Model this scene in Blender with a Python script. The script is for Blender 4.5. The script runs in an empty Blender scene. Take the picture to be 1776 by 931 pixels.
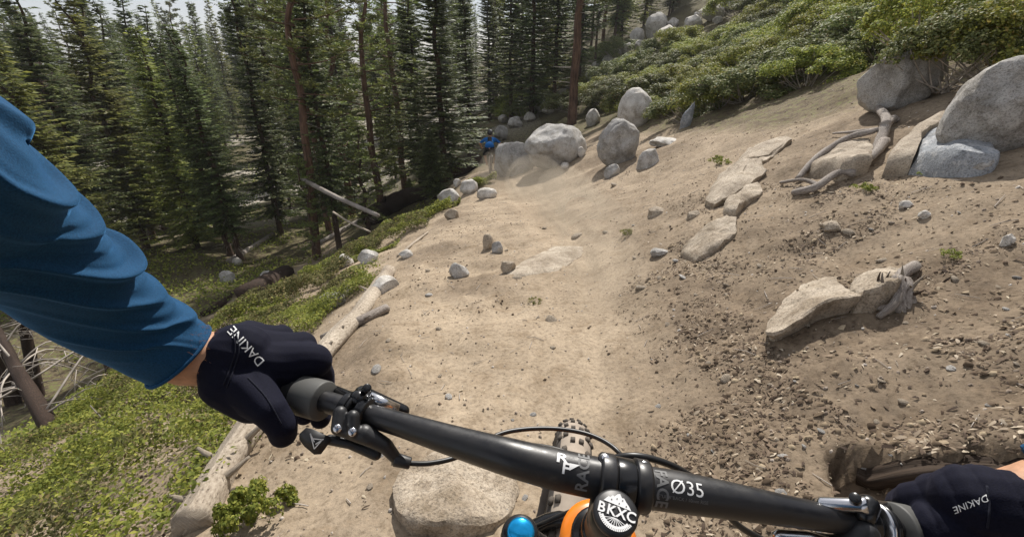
import bpy, bmesh, math, random
import numpy as np
from mathutils import Vector, Matrix, noise as mnoise
from mathutils.bvhtree import BVHTree
random.seed(7); RNG = np.random.default_rng(7)
sc = bpy.context.scene
COL = sc.collection
R = math.radians

# ------------------------------------------------------------------ camera, sky, sun, exposure
CAMZ, PITCH, FPX = 1.4, R(27.5), 745.0          # focal length in pixels of a 1776 px wide picture
cam_d = bpy.data.cameras.new('camera'); cam = bpy.data.objects.new('camera', cam_d); COL.objects.link(cam)
cam.location = (0, 0, CAMZ); cam.rotation_euler = (R(90) - PITCH, 0, 0)
cam_d.sensor_width = 36; cam_d.lens = FPX / 1776 * 36; cam_d.clip_start = 0.02; cam_d.clip_end = 2000
sc.camera = cam

SUN_EL, SUN_AZ = R(43), R(15)                     # azimuth measured from +Y towards +X
world = bpy.data.worlds.new("World"); sc.world = world; world.use_nodes = True
nt = world.node_tree; nt.nodes.clear()
wo = nt.nodes.new('ShaderNodeOutputWorld'); bg = nt.nodes.new('ShaderNodeBackground')
sky = nt.nodes.new('ShaderNodeTexSky'); sky.sky_type = 'NISHITA'; sky.sun_disc = False
sky.sun_elevation = SUN_EL; sky.sun_rotation = SUN_AZ
sky.altitude = 2300; sky.air_density = 1.0; sky.dust_density = 3.0; sky.ozone_density = 1.0
# thin bright cloud veil over the whole sky
tc = nt.nodes.new('ShaderNodeTexCoord'); mp = nt.nodes.new('ShaderNodeMapping'); mp.inputs['Scale'].default_value = (1, 1, 3)
cn = nt.nodes.new('ShaderNodeTexNoise'); cn.inputs['Scale'].default_value = 2.2; cn.inputs['Detail'].default_value = 6
cr = nt.nodes.new('ShaderNodeMapRange'); cr.inputs['From Min'].default_value = .35; cr.inputs['From Max'].default_value = .7
cr.inputs['To Min'].default_value = .42; cr.inputs['To Max'].default_value = .82
mx = nt.nodes.new('ShaderNodeMixRGB'); mx.inputs['Color2'].default_value = (12.0, 12.1, 12.7, 1)
nt.links.new(tc.outputs['Generated'], mp.inputs['Vector']); nt.links.new(mp.outputs['Vector'], cn.inputs['Vector'])
nt.links.new(cn.outputs['Fac'], cr.inputs['Value']); nt.links.new(cr.outputs['Result'], mx.inputs['Fac'])
nt.links.new(sky.outputs['Color'], mx.inputs['Color1']); nt.links.new(mx.outputs['Color'], bg.inputs['Color'])
bg.inputs['Strength'].default_value = 0.055
nt.links.new(bg.outputs['Background'], wo.inputs['Surface'])
sun_d = bpy.data.lights.new('sun', 'SUN'); sun = bpy.data.objects.new('sun', sun_d); COL.objects.link(sun)
sun_d.energy = 5.0; sun_d.angle = R(0.9); sun_d.color = (1.0, 0.95, 0.88)
SUNV = Vector((math.sin(SUN_AZ) * math.cos(SUN_EL), math.cos(SUN_AZ) * math.cos(SUN_EL), math.sin(SUN_EL)))
sun.rotation_euler = SUNV.to_track_quat('Z', 'Y').to_euler(); sun.location = (20, 20, 40)
sc.view_settings.view_transform = 'Standard'; sc.view_settings.look = 'None'
sc.view_settings.gamma = 1; sc.view_settings.use_curve_mapping = False
sc.view_settings.exposure = 0.42
sc.cycles.max_bounces = 6; sc.cycles.transparent_max_bounces = 8

# ------------------------------------------------------------------ helpers
SP, CPp = math.sin(PITCH), math.cos(PITCH)
def ray(px, py):
    a, b = (px - 888) / FPX, (465.5 - py) / FPX
    return np.array([a, CPp + b * SP, -SP + b * CPp])
def CP(px, py, d):                                # world point seen at a pixel, at depth d metres along the lens axis
    v = ray(px, py) * d
    return Vector((v[0], v[1], v[2] + CAMZ))

_P = np.random.default_rng(3).random((256, 256))
def vnoise(x, y, s=1.0, k=0):
    x = np.asarray(x, float) / s + 37.7 * k + 1000; y = np.asarray(y, float) / s + 11.3 * k + 1000
    xi = np.floor(x).astype(int); yi = np.floor(y).astype(int); fx = x - xi; fy = y - yi
    fx = fx * fx * fx * (fx * (fx * 6 - 15) + 10); fy = fy * fy * fy * (fy * (fy * 6 - 15) + 10)
    a = _P[xi & 255, yi & 255]; b = _P[(xi + 1) & 255, yi & 255]; c = _P[xi & 255, (yi + 1) & 255]; d = _P[(xi + 1) & 255, (yi + 1) & 255]
    return (a * (1 - fx) + b * fx) * (1 - fy) + (c * (1 - fx) + d * fx) * fy - .5
def sm(a, b, x):
    t = np.clip((np.asarray(x, float) - a) / (b - a), 0, 1); return t * t * (3 - 2 * t)
def edgeX(Y): return np.interp(Y, [-20, 0, 3, 8, 9.5, 11, 13.5, 16, 20, 30, 60, 400], [-4.2, -4.0, -3.8, -3.3, -2.3, -1.35, -1.5, -2.1, -3.5, -6, -10, -40])
def trackX(Y): return np.interp(Y, [-20, 0, 2.2, 4, 8, 12, 16, 20], [-.3, .15, .5, .85, .45, .0, -.6, -2.2])
def H0(x, y):
    x = np.asarray(x, float); y = np.asarray(y, float)
    zt = np.interp(y, [-400, -30, 18, 28, 400], [14, 5.4, -3.24, -4.24, -4.24])
    rt = np.where(x > 0, .12 * np.minimum(x, .8) + .42 * np.clip(x - .8, 0, 60) + .10 * np.clip(x - 9, 0, 50), 0)
    E = edgeX(y); xl = np.maximum(np.minimum(x, 0), E)
    lf = .12 * np.maximum(xl, -1.1) + .36 * np.minimum(xl + 1.1, 0)
    u = np.maximum(E - x, 0)
    dr = -(.72 * np.minimum(u, 2.0) + .36 * np.clip(u - 2.0, 0, 4.4) + .05 * np.clip(u - 6.4, 0, 45))
    rr = np.hypot(x, y)
    far = np.where(x < 0, .02 * np.clip(rr - 95, 0, 400), 0)
    return zt + rt + lf + dr + far + .06
def hollow(x, y):                                    # the dug-out hollow in the near bank
    a = (x - 1.16) * .9 - (y - 1.07) * .435; b = -(x - 1.16) * .435 - (y - 1.07) * .9 + .02 * np.sin(a * 23) + .012 * np.sin(a * 61)
    return sm(0, .035, b) * sm(.30, .17, b) * sm(-.03, .02, a) * sm(1.5, 1.2, a)
def H(x, y, fine=True):
    x = np.asarray(x, float); y = np.asarray(y, float)
    z = H0(x, y)
    rr = np.hypot(x, y)
    dt = np.abs(x - trackX(y))
    off = sm(.25, .9, dt)                          # the ridden line is smooth
    z = z + vnoise(x, y, 9, 1) * .9 * sm(5, 25, rr) + vnoise(x, y, 3, 2) * .35 * sm(4, 14, rr)
    z = z + vnoise(x, y, 1.1, 3) * .13 * (.25 + .75 * off) + vnoise(x, y, .42, 4) * .075 * (.2 + .8 * off)
    z = z - .05 * (1 - sm(.1, .5, dt)) * sm(30, 18, y) - .15 * hollow(x, y)
    if fine:
        n = sm(30, 12, rr)
        z = z + n * (1 - sm(.1, .7, dt)) * vnoise(x - trackX(y), y, .05, 8) * 0 + n * (1 - sm(.25, .6, dt)) * vnoise((x - trackX(y)) * 14, y * 1.1, 1, 9) * .032
        z = z + n * (.15 + .85 * off) * (vnoise(x, y, .17, 5) * .04 + np.abs(vnoise(x, y, .08, 6)) * .018 + vnoise(x, y, .04, 7) * .008)
    return z
def Hs(x, y): return float(H(x, y))
def ground(px, py, tmax=400):
    v = ray(px, py); t = np.concatenate([np.arange(.3, 30, .01), np.arange(30, tmax, .1)])
    x = v[0] * t; y = v[1] * t; z = CAMZ + v[2] * t
    below = z < H(x, y)
    if not below.any(): return None, None
    i = int(np.argmax(below)); k = t[i]
    return Vector((v[0] * k, v[1] * k, Hs(v[0] * k, v[1] * k))), float(k)

# ---- materials
def nodes_of(name):
    m = bpy.data.materials.new(name); m.use_nodes = True
    t = m.node_tree; b = t.nodes['Principled BSDF']
    return m, t, b
def N(t, typ, **kw):
    n = t.nodes.new(typ)
    for k, v in kw.items():
        if k in n.inputs: n.inputs[k].default_value = v
        else: setattr(n, k, v)
    return n
def ramp(t, fac, stops):
    r = t.nodes.new('ShaderNodeValToRGB'); e = r.color_ramp.elements
    while len(e) < len(stops): e.new(.5)
    for i, (p, c) in enumerate(stops): e[i].position = p; e[i].color = (*c, 1)
    t.links.new(fac, r.inputs['Fac']); return r.outputs['Color']
def bump(t, b, h, strength=.4, dist=.01):
    n = t.nodes.new('ShaderNodeBump'); n.inputs['Strength'].default_value = strength; n.inputs['Distance'].default_value = dist
    t.links.new(h, n.inputs['Height']); t.links.new(n.outputs['Normal'], b.inputs['Normal'])
def plain(name, col, rough=.6, metal=0, spec=.5, nscale=0, namt=.3, bstr=0, bdist=.002):
    m, t, b = nodes_of(name)
    b.inputs['Roughness'].default_value = rough; b.inputs['Metallic'].default_value = metal; b.inputs['Specular IOR Level'].default_value = spec
    b.inputs['Base Color'].default_value = (*col, 1)
    if nscale:
        tcn = t.nodes.new('ShaderNodeTexCoord')
        nn = N(t, 'ShaderNodeTexNoise', Scale=nscale, Detail=5.0); t.links.new(tcn.outputs['Object'], nn.inputs['Vector'])
        lo = tuple(c * (1 - namt) for c in col); hi = tuple(min(1, c * (1 + namt)) for c in col)
        t.links.new(ramp(t, nn.outputs['Fac'], [(.3, lo), (.7, hi)]), b.inputs['Base Color'])
        if bstr: bump(t, b, nn.outputs['Fac'], bstr, bdist)
    return m
def rock_mat(name, lo, hi, speck=.12, tint=None, scale=3.0):
    m, t, b = nodes_of(name); tcn = t.nodes.new('ShaderNodeTexCoord'); o = tcn.outputs['Object']
    n1 = N(t, 'ShaderNodeTexNoise', Scale=scale, Detail=8.0, Roughness=.65); t.links.new(o, n1.inputs['Vector'])
    n2 = N(t, 'ShaderNodeTexNoise', Scale=90.0, Detail=3.0, Roughness=.8); t.links.new(o, n2.inputs['Vector'])
    n3 = N(t, 'ShaderNodeTexNoise', Scale=14.0, Detail=6.0, Roughness=.7); t.links.new(o, n3.inputs['Vector'])
    c = ramp(t, n1.outputs['Fac'], [(.32, lo), (.68, hi)])
    if tint:
        r3 = N(t, 'ShaderNodeMixRGB', blend_type='MIX'); mr = N(t, 'ShaderNodeMapRange'); mr.inputs['From Min'].default_value = .5; mr.inputs['From Max'].default_value = .68
        t.links.new(n3.outputs['Fac'], mr.inputs['Value']); t.links.new(mr.outputs['Result'], r3.inputs['Fac'])
        t.links.new(c, r3.inputs['Color1']); r3.inputs['Color2'].default_value = (*tint, 1); c = r3.outputs['Color']
    sp = N(t, 'ShaderNodeMixRGB', blend_type='MULTIPLY', Fac=1.0)
    s = ramp(t, n2.outputs['Fac'], [(.36, (1 - 4 * speck,) * 3), (.5, (1, 1, 1)), (.66, (1 + speck,) * 3)])
    t.links.new(c, sp.inputs['Color1']); t.links.new(s, sp.inputs['Color2']); t.links.new(sp.outputs['Color'], b.inputs['Base Color'])
    b.inputs['Roughness'].default_value = .85; b.inputs['Specular IOR Level'].default_value = .25
    vo_ = N(t, 'ShaderNodeTexVoronoi', feature='DISTANCE_TO_EDGE', Scale=1.7); wv = N(t, 'ShaderNodeVectorMath', operation='ADD'); wm = N(t, 'ShaderNodeVectorMath', operation='SCALE'); wm.inputs['Scale'].default_value = .5
    t.links.new(n3.outputs['Color'], wm.inputs[0]); t.links.new(o, wv.inputs[0]); t.links.new(wm.outputs[0], wv.inputs[1]); t.links.new(wv.outputs[0], vo_.inputs['Vector'])
    cr3 = ramp(t, vo_.outputs['Distance'], [(.0, (.45, .42, .38)), (.008, (.85, .83, .8)), (.02, (1, 1, 1))])
    n5 = N(t, 'ShaderNodeTexNoise', Scale=4.5, Detail=7.0, Roughness=.7); t.links.new(o, n5.inputs['Vector'])
    st = ramp(t, n5.outputs['Fac'], [(.36, (.68, .65, .6)), (.5, (1, 1, 1))])
    for lay in (cr3, st):
        m3 = N(t, 'ShaderNodeMixRGB', blend_type='MULTIPLY', Fac=1.0); src = b.inputs['Base Color'].links[0].from_socket; t.links.new(src, m3.inputs['Color1']); t.links.new(lay, m3.inputs['Color2']); t.links.new(m3.outputs['Color'], b.inputs['Base Color'])
    ad = N(t, 'ShaderNodeMath', operation='ADD'); t.links.new(n3.outputs['Fac'], ad.inputs[0])
    mu = N(t, 'ShaderNodeMath', operation='MULTIPLY'); mu.inputs[1].default_value = .35
    t.links.new(n2.outputs['Fac'], mu.inputs[0]); t.links.new(mu.outputs[0], ad.inputs[1]); bump(t, b, ad.outputs[0], .7, .02)
    return m
def wood_mat(name, lo, hi, axis_scale=(30, 30, 3), crack=(.05, .035, .025)):
    m, t, b = nodes_of(name); tcn = t.nodes.new('ShaderNodeTexCoord')
    mpn = t.nodes.new('ShaderNodeMapping'); mpn.inputs['Scale'].default_value = axis_scale; t.links.new(tcn.outputs['UV'], mpn.inputs['Vector'])
    n1 = N(t, 'ShaderNodeTexNoise', Scale=1.0, Detail=8.0, Roughness=.7); t.links.new(mpn.outputs['Vector'], n1.inputs['Vector'])
    n2 = N(t, 'ShaderNodeTexNoise', Scale=2.0, Detail=4.0); t.links.new(tcn.outputs['Object'], n2.inputs['Vector'])
    c = ramp(t, n1.outputs['Fac'], [(.34, crack), (.42, lo), (.66, hi)])
    mxn = N(t, 'ShaderNodeMixRGB', blend_type='MULTIPLY', Fac=1.0); t.links.new(c, mxn.inputs['Color1'])
    t.links.new(ramp(t, n2.outputs['Fac'], [(.3, (.65, .62, .6)), (.65, (1.1, 1.1, 1.1))]), mxn.inputs['Color2'])
    t.links.new(mxn.outputs['Color'], b.inputs['Base Color']); b.inputs['Roughness'].default_value = .85; b.inputs['Specular IOR Level'].default_value = .2
    bump(t, b, n1.outputs['Fac'], .8, .012)
    return m
def leaf_mat(name, stops, trans=.35, rough=.55, spec=.3):
    m, t, b = nodes_of(name)
    g = t.nodes.new('ShaderNodeNewGeometry'); oi = t.nodes.new('ShaderNodeObjectInfo')
    c = ramp(t, g.outputs['Random Per Island'], stops)
    hs = t.nodes.new('ShaderNodeHueSaturation'); t.links.new(c, hs.inputs['Color'])
    mr = N(t, 'ShaderNodeMapRange'); mr.inputs['To Min'].default_value = .72; mr.inputs['To Max'].default_value = 1.25
    t.links.new(oi.outputs['Random'], mr.inputs['Value']); t.links.new(mr.outputs['Result'], hs.inputs['Value'])
    mr2 = N(t, 'ShaderNodeMapRange'); mr2.inputs['To Min'].default_value = .485; mr2.inputs['To Max'].default_value = .515
    t.links.new(oi.outputs['Random'], mr2.inputs['Value']); t.links.new(mr2.outputs['Result'], hs.inputs['Hue'])
    b.inputs['Roughness'].default_value = rough; b.inputs['Specular IOR Level'].default_value = spec
    t.links.new(hs.outputs['Color'], b.inputs['Base Color'])
    tr = t.nodes.new('ShaderNodeBsdfTranslucent'); t.links.new(hs.outputs['Color'], tr.inputs['Color'])
    ms = t.nodes.new('ShaderNodeMixShader'); ms.inputs['Fac'].default_value = trans
    t.links.new(b.outputs[0], ms.inputs[1]); t.links.new(tr.outputs[0], ms.inputs[2])
    t.links.new(ms.outputs[0], t.nodes['Material Output'].inputs['Surface'])
    return m

# ---- mesh building
def mesh_np(name, V, F, mats, smooth=False, uv=None, colattr=None):
    """V (n,3); F list of faces or (m,k) array"""
    me = bpy.data.meshes.new(name); V = np.asarray(V, np.float32)
    me.vertices.add(len(V)); me.vertices.foreach_set('co', V.ravel())
    if isinstance(F, np.ndarray):
        k = F.shape[1]; m = len(F); flat = F.ravel().astype(np.int32); starts = np.arange(0, m * k, k, dtype=np.int32)
    else:
        ln = [len(f) for f in F]; m = len(F); flat = np.array([i for f in F for i in f], np.int32)
        starts = np.concatenate([[0], np.cumsum(ln)[:-1]]).astype(np.int32)
    me.loops.add(len(flat)); me.loops.foreach_set('vertex_index', flat)
    me.polygons.add(m); me.polygons.foreach_set('loop_start', starts)
    if smooth: me.polygons.foreach_set('use_smooth', np.ones(m, bool))
    if uv is not None:
        ul = me.uv_layers.new(name='UVMap'); ul.data.foreach_set('uv', np.asarray(uv, np.float32)[flat].ravel())
    if colattr is not None:
        ca = me.color_attributes.new('tone', 'FLOAT_COLOR', 'POINT'); ca.data.foreach_set('color', np.asarray(colattr, np.float32).ravel())
    me.update(calc_edges=True); me.validate()
    for mt in (mats if isinstance(mats, (list, tuple)) else [mats]): me.materials.append(mt)
    return me
def link(name, me, parent=None):
    o = bpy.data.objects.new(name, me); COL.objects.link(o)
    if parent is not None: o.parent = parent
    return o
def shift(me, v):
    n = len(me.vertices); a = np.empty(n * 3, np.float32); me.vertices.foreach_get('co', a)
    a = a.reshape(-1, 3) - np.array(v, np.float32); me.vertices.foreach_set('co', a.ravel()); me.update(); return me
def part(name, me, parent):                        # mesh given in world coordinates, parent an unrotated Empty or mesh
    base = Vector(parent.location)
    if parent.parent is not None: base = base + Vector(parent.parent.location)
    shift(me, base); return link(name, me, parent)
def thing(name, label, cat, loc=(0, 0, 0), group=None):
    o = bpy.data.objects.new(name, None); o.empty_display_size = .1; COL.objects.link(o); o.location = loc
    o['label'] = label; o['category'] = cat
    if group: o['group'] = group
    return o
def tag(o, label, cat, group=None):
    o['label'] = label; o['category'] = cat
    if group: o['group'] = group
    return o
def solo(name, me, label, cat, loc=None, group=None):
    if loc is None:
        n = len(me.vertices); a = np.empty(n * 3, np.float32); me.vertices.foreach_get('co', a); a = a.reshape(-1, 3)
        loc = Vector(((a[:, 0].min() + a[:, 0].max()) / 2, (a[:, 1].min() + a[:, 1].max()) / 2, a[:, 2].min()))
    shift(me, loc); o = link(name, me); o.location = loc; return tag(o, label, cat, group)

def catmull(P, n):
    P = [np.array(p, float) for p in P]
    P = [2 * P[0] - P[1]] + P + [2 * P[-1] - P[-2]]
    out = []
    m = len(P) - 3
    for i in range(m):
        p0, p1, p2, p3 = P[i:i + 4]
        for j in range(n):
            t = j / n
            out.append(.5 * ((2 * p1) + (-p0 + p2) * t + (2 * p0 - 5 * p1 + 4 * p2 - p3) * t * t + (-p0 + 3 * p1 - 3 * p2 + p3) * t ** 3))
    out.append(P[-2]); return np.array(out)
def tube_geo(P, rad, sides=8, up=(0, 0, 1), caps=True, radfn=None):
    """returns V, F, uv; P (n,3), rad (n)"""
    P = np.asarray(P, float); n = len(P); rad = np.broadcast_to(np.asarray(rad, float), (n,))
    T = np.gradient(P, axis=0); T /= np.linalg.norm(T, axis=1)[:, None] + 1e-12
    u = np.array(up, float)
    if abs(np.dot(u, T[0])) > .95: u = np.array([0, 1., 0]) if abs(T[0][1]) < .9 else np.array([1., 0, 0])
    V = []; UV = []; L = np.concatenate([[0], np.cumsum(np.linalg.norm(np.diff(P, axis=0), axis=1))])
    a = np.linspace(0, 2 * math.pi, sides, endpoint=False)
    for i in range(n):
        s = np.cross(T[i], u); s /= np.linalg.norm(s) + 1e-12; u = np.cross(s, T[i])
        r = rad[i] * np.ones(sides)
        if radfn is not None: r = r * radfn(L[i], L[i] / L[-1], a)
        V.append(P[i] + np.outer(np.cos(a) * r, u) + np.outer(np.sin(a) * r, s)); UV += [(k / sides, L[i]) for k in range(sides)]
    V = np.concatenate(V); F = []
    for i in range(n - 1):
        for k in range(sides):
            k2 = (k + 1) % sides
            F.append((i * sides + k, i * sides + k2, (i + 1) * sides + k2, (i + 1) * sides + k))
    if caps:
        F.append(tuple(range(sides - 1, -1, -1))); F.append(tuple((n - 1) * sides + k for k in range(sides)))
    return V, F, np.array(UV)
def tube(name, P, rad, mat, sides=8, smooth=True, **kw):
    V, F, uv = tube_geo(P, rad, sides, **kw); return mesh_np(name, V, F, mat, smooth, uv)
class MB:
    def __init__(s): s.V = []; s.F = []; s.U = []; s.n = 0
    def add(s, V, F, uv=None):
        V = np.asarray(V, float); s.V.append(V); s.F += [tuple(i + s.n for i in f) for f in F]
        s.U.append(np.zeros((len(V), 2)) if uv is None else np.asarray(uv)); s.n += len(V)
    def tube(s, P, rad, sides=8, **kw): s.add(*tube_geo(P, rad, sides, **kw))
    def box(s, c, size, rot=None):
        c = np.array(c, float); h = np.array(size, float) / 2
        V = np.array([[x, y, z] for x in (-1, 1) for y in (-1, 1) for z in (-1, 1)], float) * h
        if rot is not None: V = V @ np.array(rot.to_3x3()).T
        s.add(V + c, [(0, 1, 3, 2), (4, 6, 7, 5), (0, 4, 5, 1), (2, 3, 7, 6), (0, 2, 6, 4), (1, 5, 7, 3)])
    def mesh(s, name, mat, smooth=False):
        return mesh_np(name, np.concatenate(s.V), s.F, mat, smooth, np.concatenate(s.U))
def capsule_geo(a, b, ra, rb, sides=14, rings=5):
    a = np.array(a, float); b = np.array(b, float); d = b - a; L = np.linalg.norm(d) + 1e-9; d /= L
    P = []; r = []
    for k in range(rings):
        t = math.pi / 2 * k / rings; P.append(a - d * ra * math.cos(t)); r.append(max(ra * math.sin(t), 1e-4))
    P.append(a); r.append(ra); P.append(b); r.append(rb)
    for k in range(1, rings + 1):
        t = math.pi / 2 * k / rings; P.append(b + d * rb * math.sin(t)); r.append(max(rb * math.cos(t), 1e-4))
    V, F, U = tube_geo(P, r, sides); return V, F
def blob(name, caps, voxel, mat, smooth_it=6, subdiv=False):
    """one continuous body out of tapered capsules (a, b, ra, rb), voxel-remeshed and smoothed"""
    mb = MB()
    for c in caps: V, F = capsule_geo(*c); mb.add(V, F)
    me = mb.mesh(name, mat); o = bpy.data.objects.new(name + '_tmp', me); COL.objects.link(o)
    m = o.modifiers.new('r', 'REMESH'); m.mode = 'VOXEL'; m.voxel_size = voxel; m.use_smooth_shade = True
    s = o.modifiers.new('s', 'SMOOTH'); s.factor = .5; s.iterations = smooth_it
    dg = bpy.context.evaluated_depsgraph_get(); dg.update()
    out = bpy.data.meshes.new_from_object(o.evaluated_get(dg)); out.name = name
    bpy.data.objects.remove(o); out.materials.clear(); out.materials.append(mat)
    out.polygons.foreach_set('use_smooth', np.ones(len(out.polygons), bool)); return out
def co_of(me):
    a = np.empty(len(me.vertices) * 3, np.float32); me.vertices.foreach_get('co', a); return a.reshape(-1, 3)
# ------------------------------------------------------------------ materials
def dirt_material():
    m, t, b = nodes_of('dirt'); tcn = t.nodes.new('ShaderNodeTexCoord'); o = tcn.outputs['Object']
    at = t.nodes.new('ShaderNodeAttribute'); at.attribute_name = 'tone'; sx = t.nodes.new('ShaderNodeSeparateColor'); t.links.new(at.outputs['Color'], sx.inputs['Color'])
    n1 = N(t, 'ShaderNodeTexNoise', Scale=1.3, Detail=9.0, Roughness=.62); t.links.new(o, n1.inputs['Vector'])
    n2 = N(t, 'ShaderNodeTexNoise', Scale=38.0, Detail=6.0, Roughness=.75); t.links.new(o, n2.inputs['Vector'])
    n3 = N(t, 'ShaderNodeTexNoise', Scale=9.0, Detail=6.0, Roughness=.7); t.links.new(o, n3.inputs['Vector'])
    tan = ramp(t, n1.outputs['Fac'], [(.3, (.235, .186, .132)), (.7, (.385, .312, .228))])
    duff_shade = ramp(t, n3.outputs['Fac'], [(.35, (.065, .047, .033)), (.65, (.185, .14, .097))])
    gran = ramp(t, n3.outputs['Fac'], [(.4, (.22, .19, .14)), (.6, (.62, .58, .52))])
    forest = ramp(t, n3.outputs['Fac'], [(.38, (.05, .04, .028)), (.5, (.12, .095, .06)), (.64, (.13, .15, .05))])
    def mixc(f, a, c):
        x = N(t, 'ShaderNodeMixRGB'); t.links.new(f, x.inputs['Fac']); t.links.new(a, x.inputs['Color1']); t.links.new(c, x.inputs['Color2']); return x.outputs['Color']
    n4 = N(t, 'ShaderNodeTexNoise', Scale=5.0, Detail=8.0, Roughness=.75, Distortion=.6); t.links.new(o, n4.inputs['Vector'])
    q4 = N(t, 'ShaderNodeMixRGB', blend_type='MULTIPLY', Fac=1.0); t.links.new(tan, q4.inputs['Color1']); t.links.new(ramp(t, n4.outputs['Fac'], [(.32, (.70, .66, .61)), (.52, (1, 1, 1)), (.68, (1.13, 1.12, 1.1))]), q4.inputs['Color2']); tan = q4.outputs['Color']
    c = mixc(sx.outputs[0], tan, duff_shade); c = mixc(sx.outputs[1], c, forest); c = mixc(sx.outputs[2], c, gran)
    g = N(t, 'ShaderNodeMixRGB', blend_type='MULTIPLY', Fac=1.0); t.links.new(c, g.inputs['Color1'])
    t.links.new(ramp(t, n2.outputs['Fac'], [(.33, (.62, .6, .58)), (.5, (1, 1, 1)), (.68, (1.22, 1.2, 1.18))]), g.inputs['Color2'])
    t.links.new(g.outputs['Color'], b.inputs['Base Color']); b.inputs['Roughness'].default_value = .95; b.inputs['Specular IOR Level'].default_value = .1
    bump(t, b, n2.outputs['Fac'], .55, .012); return m
M_DIRT = dirt_material()
M_GRAN = rock_mat('granite', (.33, .315, .295), (.60, .58, .545))
M_GRAN_W = rock_mat('white_granite', (.40, .375, .34), (.68, .65, .60))
M_GRAN_B = rock_mat('blue_granite', (.20, .215, .232), (.34, .36, .385), tint=(.5, .5, .5))
M_GRAN_T = rock_mat('tan_granite', (.27, .22, .165), (.50, .43, .34), tint=(.26, .21, .155))
M_GRAN_D = rock_mat('weathered_granite', (.25, .24, .225), (.46, .445, .42), tint=(.45, .43, .4))
M_LOG = wood_mat('bleached_wood', (.32, .27, .21), (.54, .475, .385))
M_GREYWOOD = wood_mat('grey_wood', (.22, .19, .165), (.46, .42, .38))
M_BURNT = wood_mat('burnt_wood', (.025, .017, .013), (.075, .048, .034))
M_ROTTEN_SHADE = wood_mat('shaded_rotten_wood', (.03, .021, .015), (.085, .06, .042), axis_scale=(14, 2, 1))  # kept near black: the shade of the bank sits in the wood colour
M_BARK = wood_mat('bark', (.07, .048, .035), (.17, .115, .08), axis_scale=(16, 1.3, 1), crack=(.02, .014, .01))
M_REDBARK = wood_mat('red_bark', (.10, .058, .04), (.22, .135, .092), axis_scale=(14, 1.0, 1), crack=(.03, .018, .012))
M_TWIG = plain('dead_twig', (.33, .29, .25), .9, nscale=8, namt=.4)
M_FIR = leaf_mat('fir_needles', [(0, (.05, .068, .024)), (.5, (.10, .13, .042)), (1, (.19, .22, .07))], .4)
M_FIRL = leaf_mat('light_fir_needles', [(0, (.11, .135, .034)), (.5, (.21, .24, .056)), (1, (.36, .37, .09))], .45)  # brighter, warmer needles: sun on the front fir put into the colour
M_PINE = leaf_mat('pine_needles', [(0, (.075, .096, .028)), (.5, (.14, .168, .046)), (1, (.25, .275, .075))], .4)
M_MANZ = leaf_mat('manzanita_leaves', [(0, (.10, .125, .025)), (.45, (.22, .255, .052)), (.85, (.38, .39, .085)), (1, (.42, .33, .09))], .4, .6, .18)
M_COVER = leaf_mat('ground_cover_leaves', [(0, (.10, .125, .025)), (.5, (.20, .235, .045)), (1, (.38, .38, .08))], .4, .6, .15)
M_COVER2 = leaf_mat('olive_ground_leaves', [(0, (.07, .075, .025)), (.5, (.13, .135, .05)), (.85, (.22, .20, .08)), (1, (.28, .2, .1))], .3, .7, .1)
M_MANZ2 = leaf_mat('dusty_manzanita_leaves', [(0, (.08, .10, .035)), (.5, (.16, .185, .065)), (.9, (.27, .28, .11)), (1, (.25, .16, .08))], .3, .6, .15)
M_BRIGHT = leaf_mat('young_needles', [(0, (.10, .16, .03)), (1, (.3, .36, .08))], .35)

# ------------------------------------------------------------------ ground: one sheet
def build_ground():
    def axis(n, lo, hi, c, dens):
        a = math.asinh((lo - c) / dens); b = math.asinh((hi - c) / dens)
        return c + dens * np.sinh(np.linspace(a, b, n))
    X = axis(600, -420, 420, .9, 1.9); Y = axis(600, -60, 520, 1.8, 2.0)
    gx, gy = np.meshgrid(X, Y); Z = H(gx, gy)
    V = np.stack([gx.ravel(), gy.ravel(), Z.ravel()], 1); nx, ny = len(X), len(Y)
    i = np.arange((nx - 1) * (ny - 1)); r = i // (nx - 1); c = i % (nx - 1); a = r * nx + c
    F = np.stack([a, a + 1, a + nx + 1, a + nx], 1)
    x, y = V[:, 0], V[:, 1]; dt = x - trackX(y)
    # leaf litter and duff right of the ridden line, its tone also holding shade, forest floor beyond the edge, bright sandy granite far left
    duff_shade = sm(.15, .6, dt) * sm(2.3, 1.0, np.abs(x - 1.4)) * sm(4.8, 2.2, y) * .75 * sm(-.25, .15, vnoise(x, y, .5, 21))
    duff_shade = np.maximum(duff_shade, .55 * sm(.05, .3, vnoise(x, y, .8, 22)) * sm(.4, 1.2, np.abs(dt)))
    duff_shade = np.maximum(duff_shade, sm(.1, .6, dt + .4 * vnoise(x, y, .6, 27)) * (.30 + .32 * sm(3.4, 1.6, y) - .2 * sm(4, 8, y)))  # dim light close to the lens is put into the bank's tone
    duff_shade = np.maximum(duff_shade, sm(.05, .3, hollow(x, y)) * 1.0)  # full dark tone inside the hollow paints in its shade
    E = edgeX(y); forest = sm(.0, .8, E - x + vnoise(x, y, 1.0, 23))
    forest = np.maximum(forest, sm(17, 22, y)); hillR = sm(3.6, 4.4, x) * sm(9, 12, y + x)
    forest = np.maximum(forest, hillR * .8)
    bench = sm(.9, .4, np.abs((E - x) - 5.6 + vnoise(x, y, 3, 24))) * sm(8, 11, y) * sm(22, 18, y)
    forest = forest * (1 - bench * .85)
    rr = np.hypot(x, y); gran = sm(26, 40, rr) * sm(110, 80, rr) * sm(-.15, .12, vnoise(x, y, 7, 25)) * (x < 2) * .85
    col = np.stack([duff_shade, forest, gran, np.ones_like(x)], 1)
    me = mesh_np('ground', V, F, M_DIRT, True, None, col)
    o = link('ground', me); o['kind'] = 'structure'; return o
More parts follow.
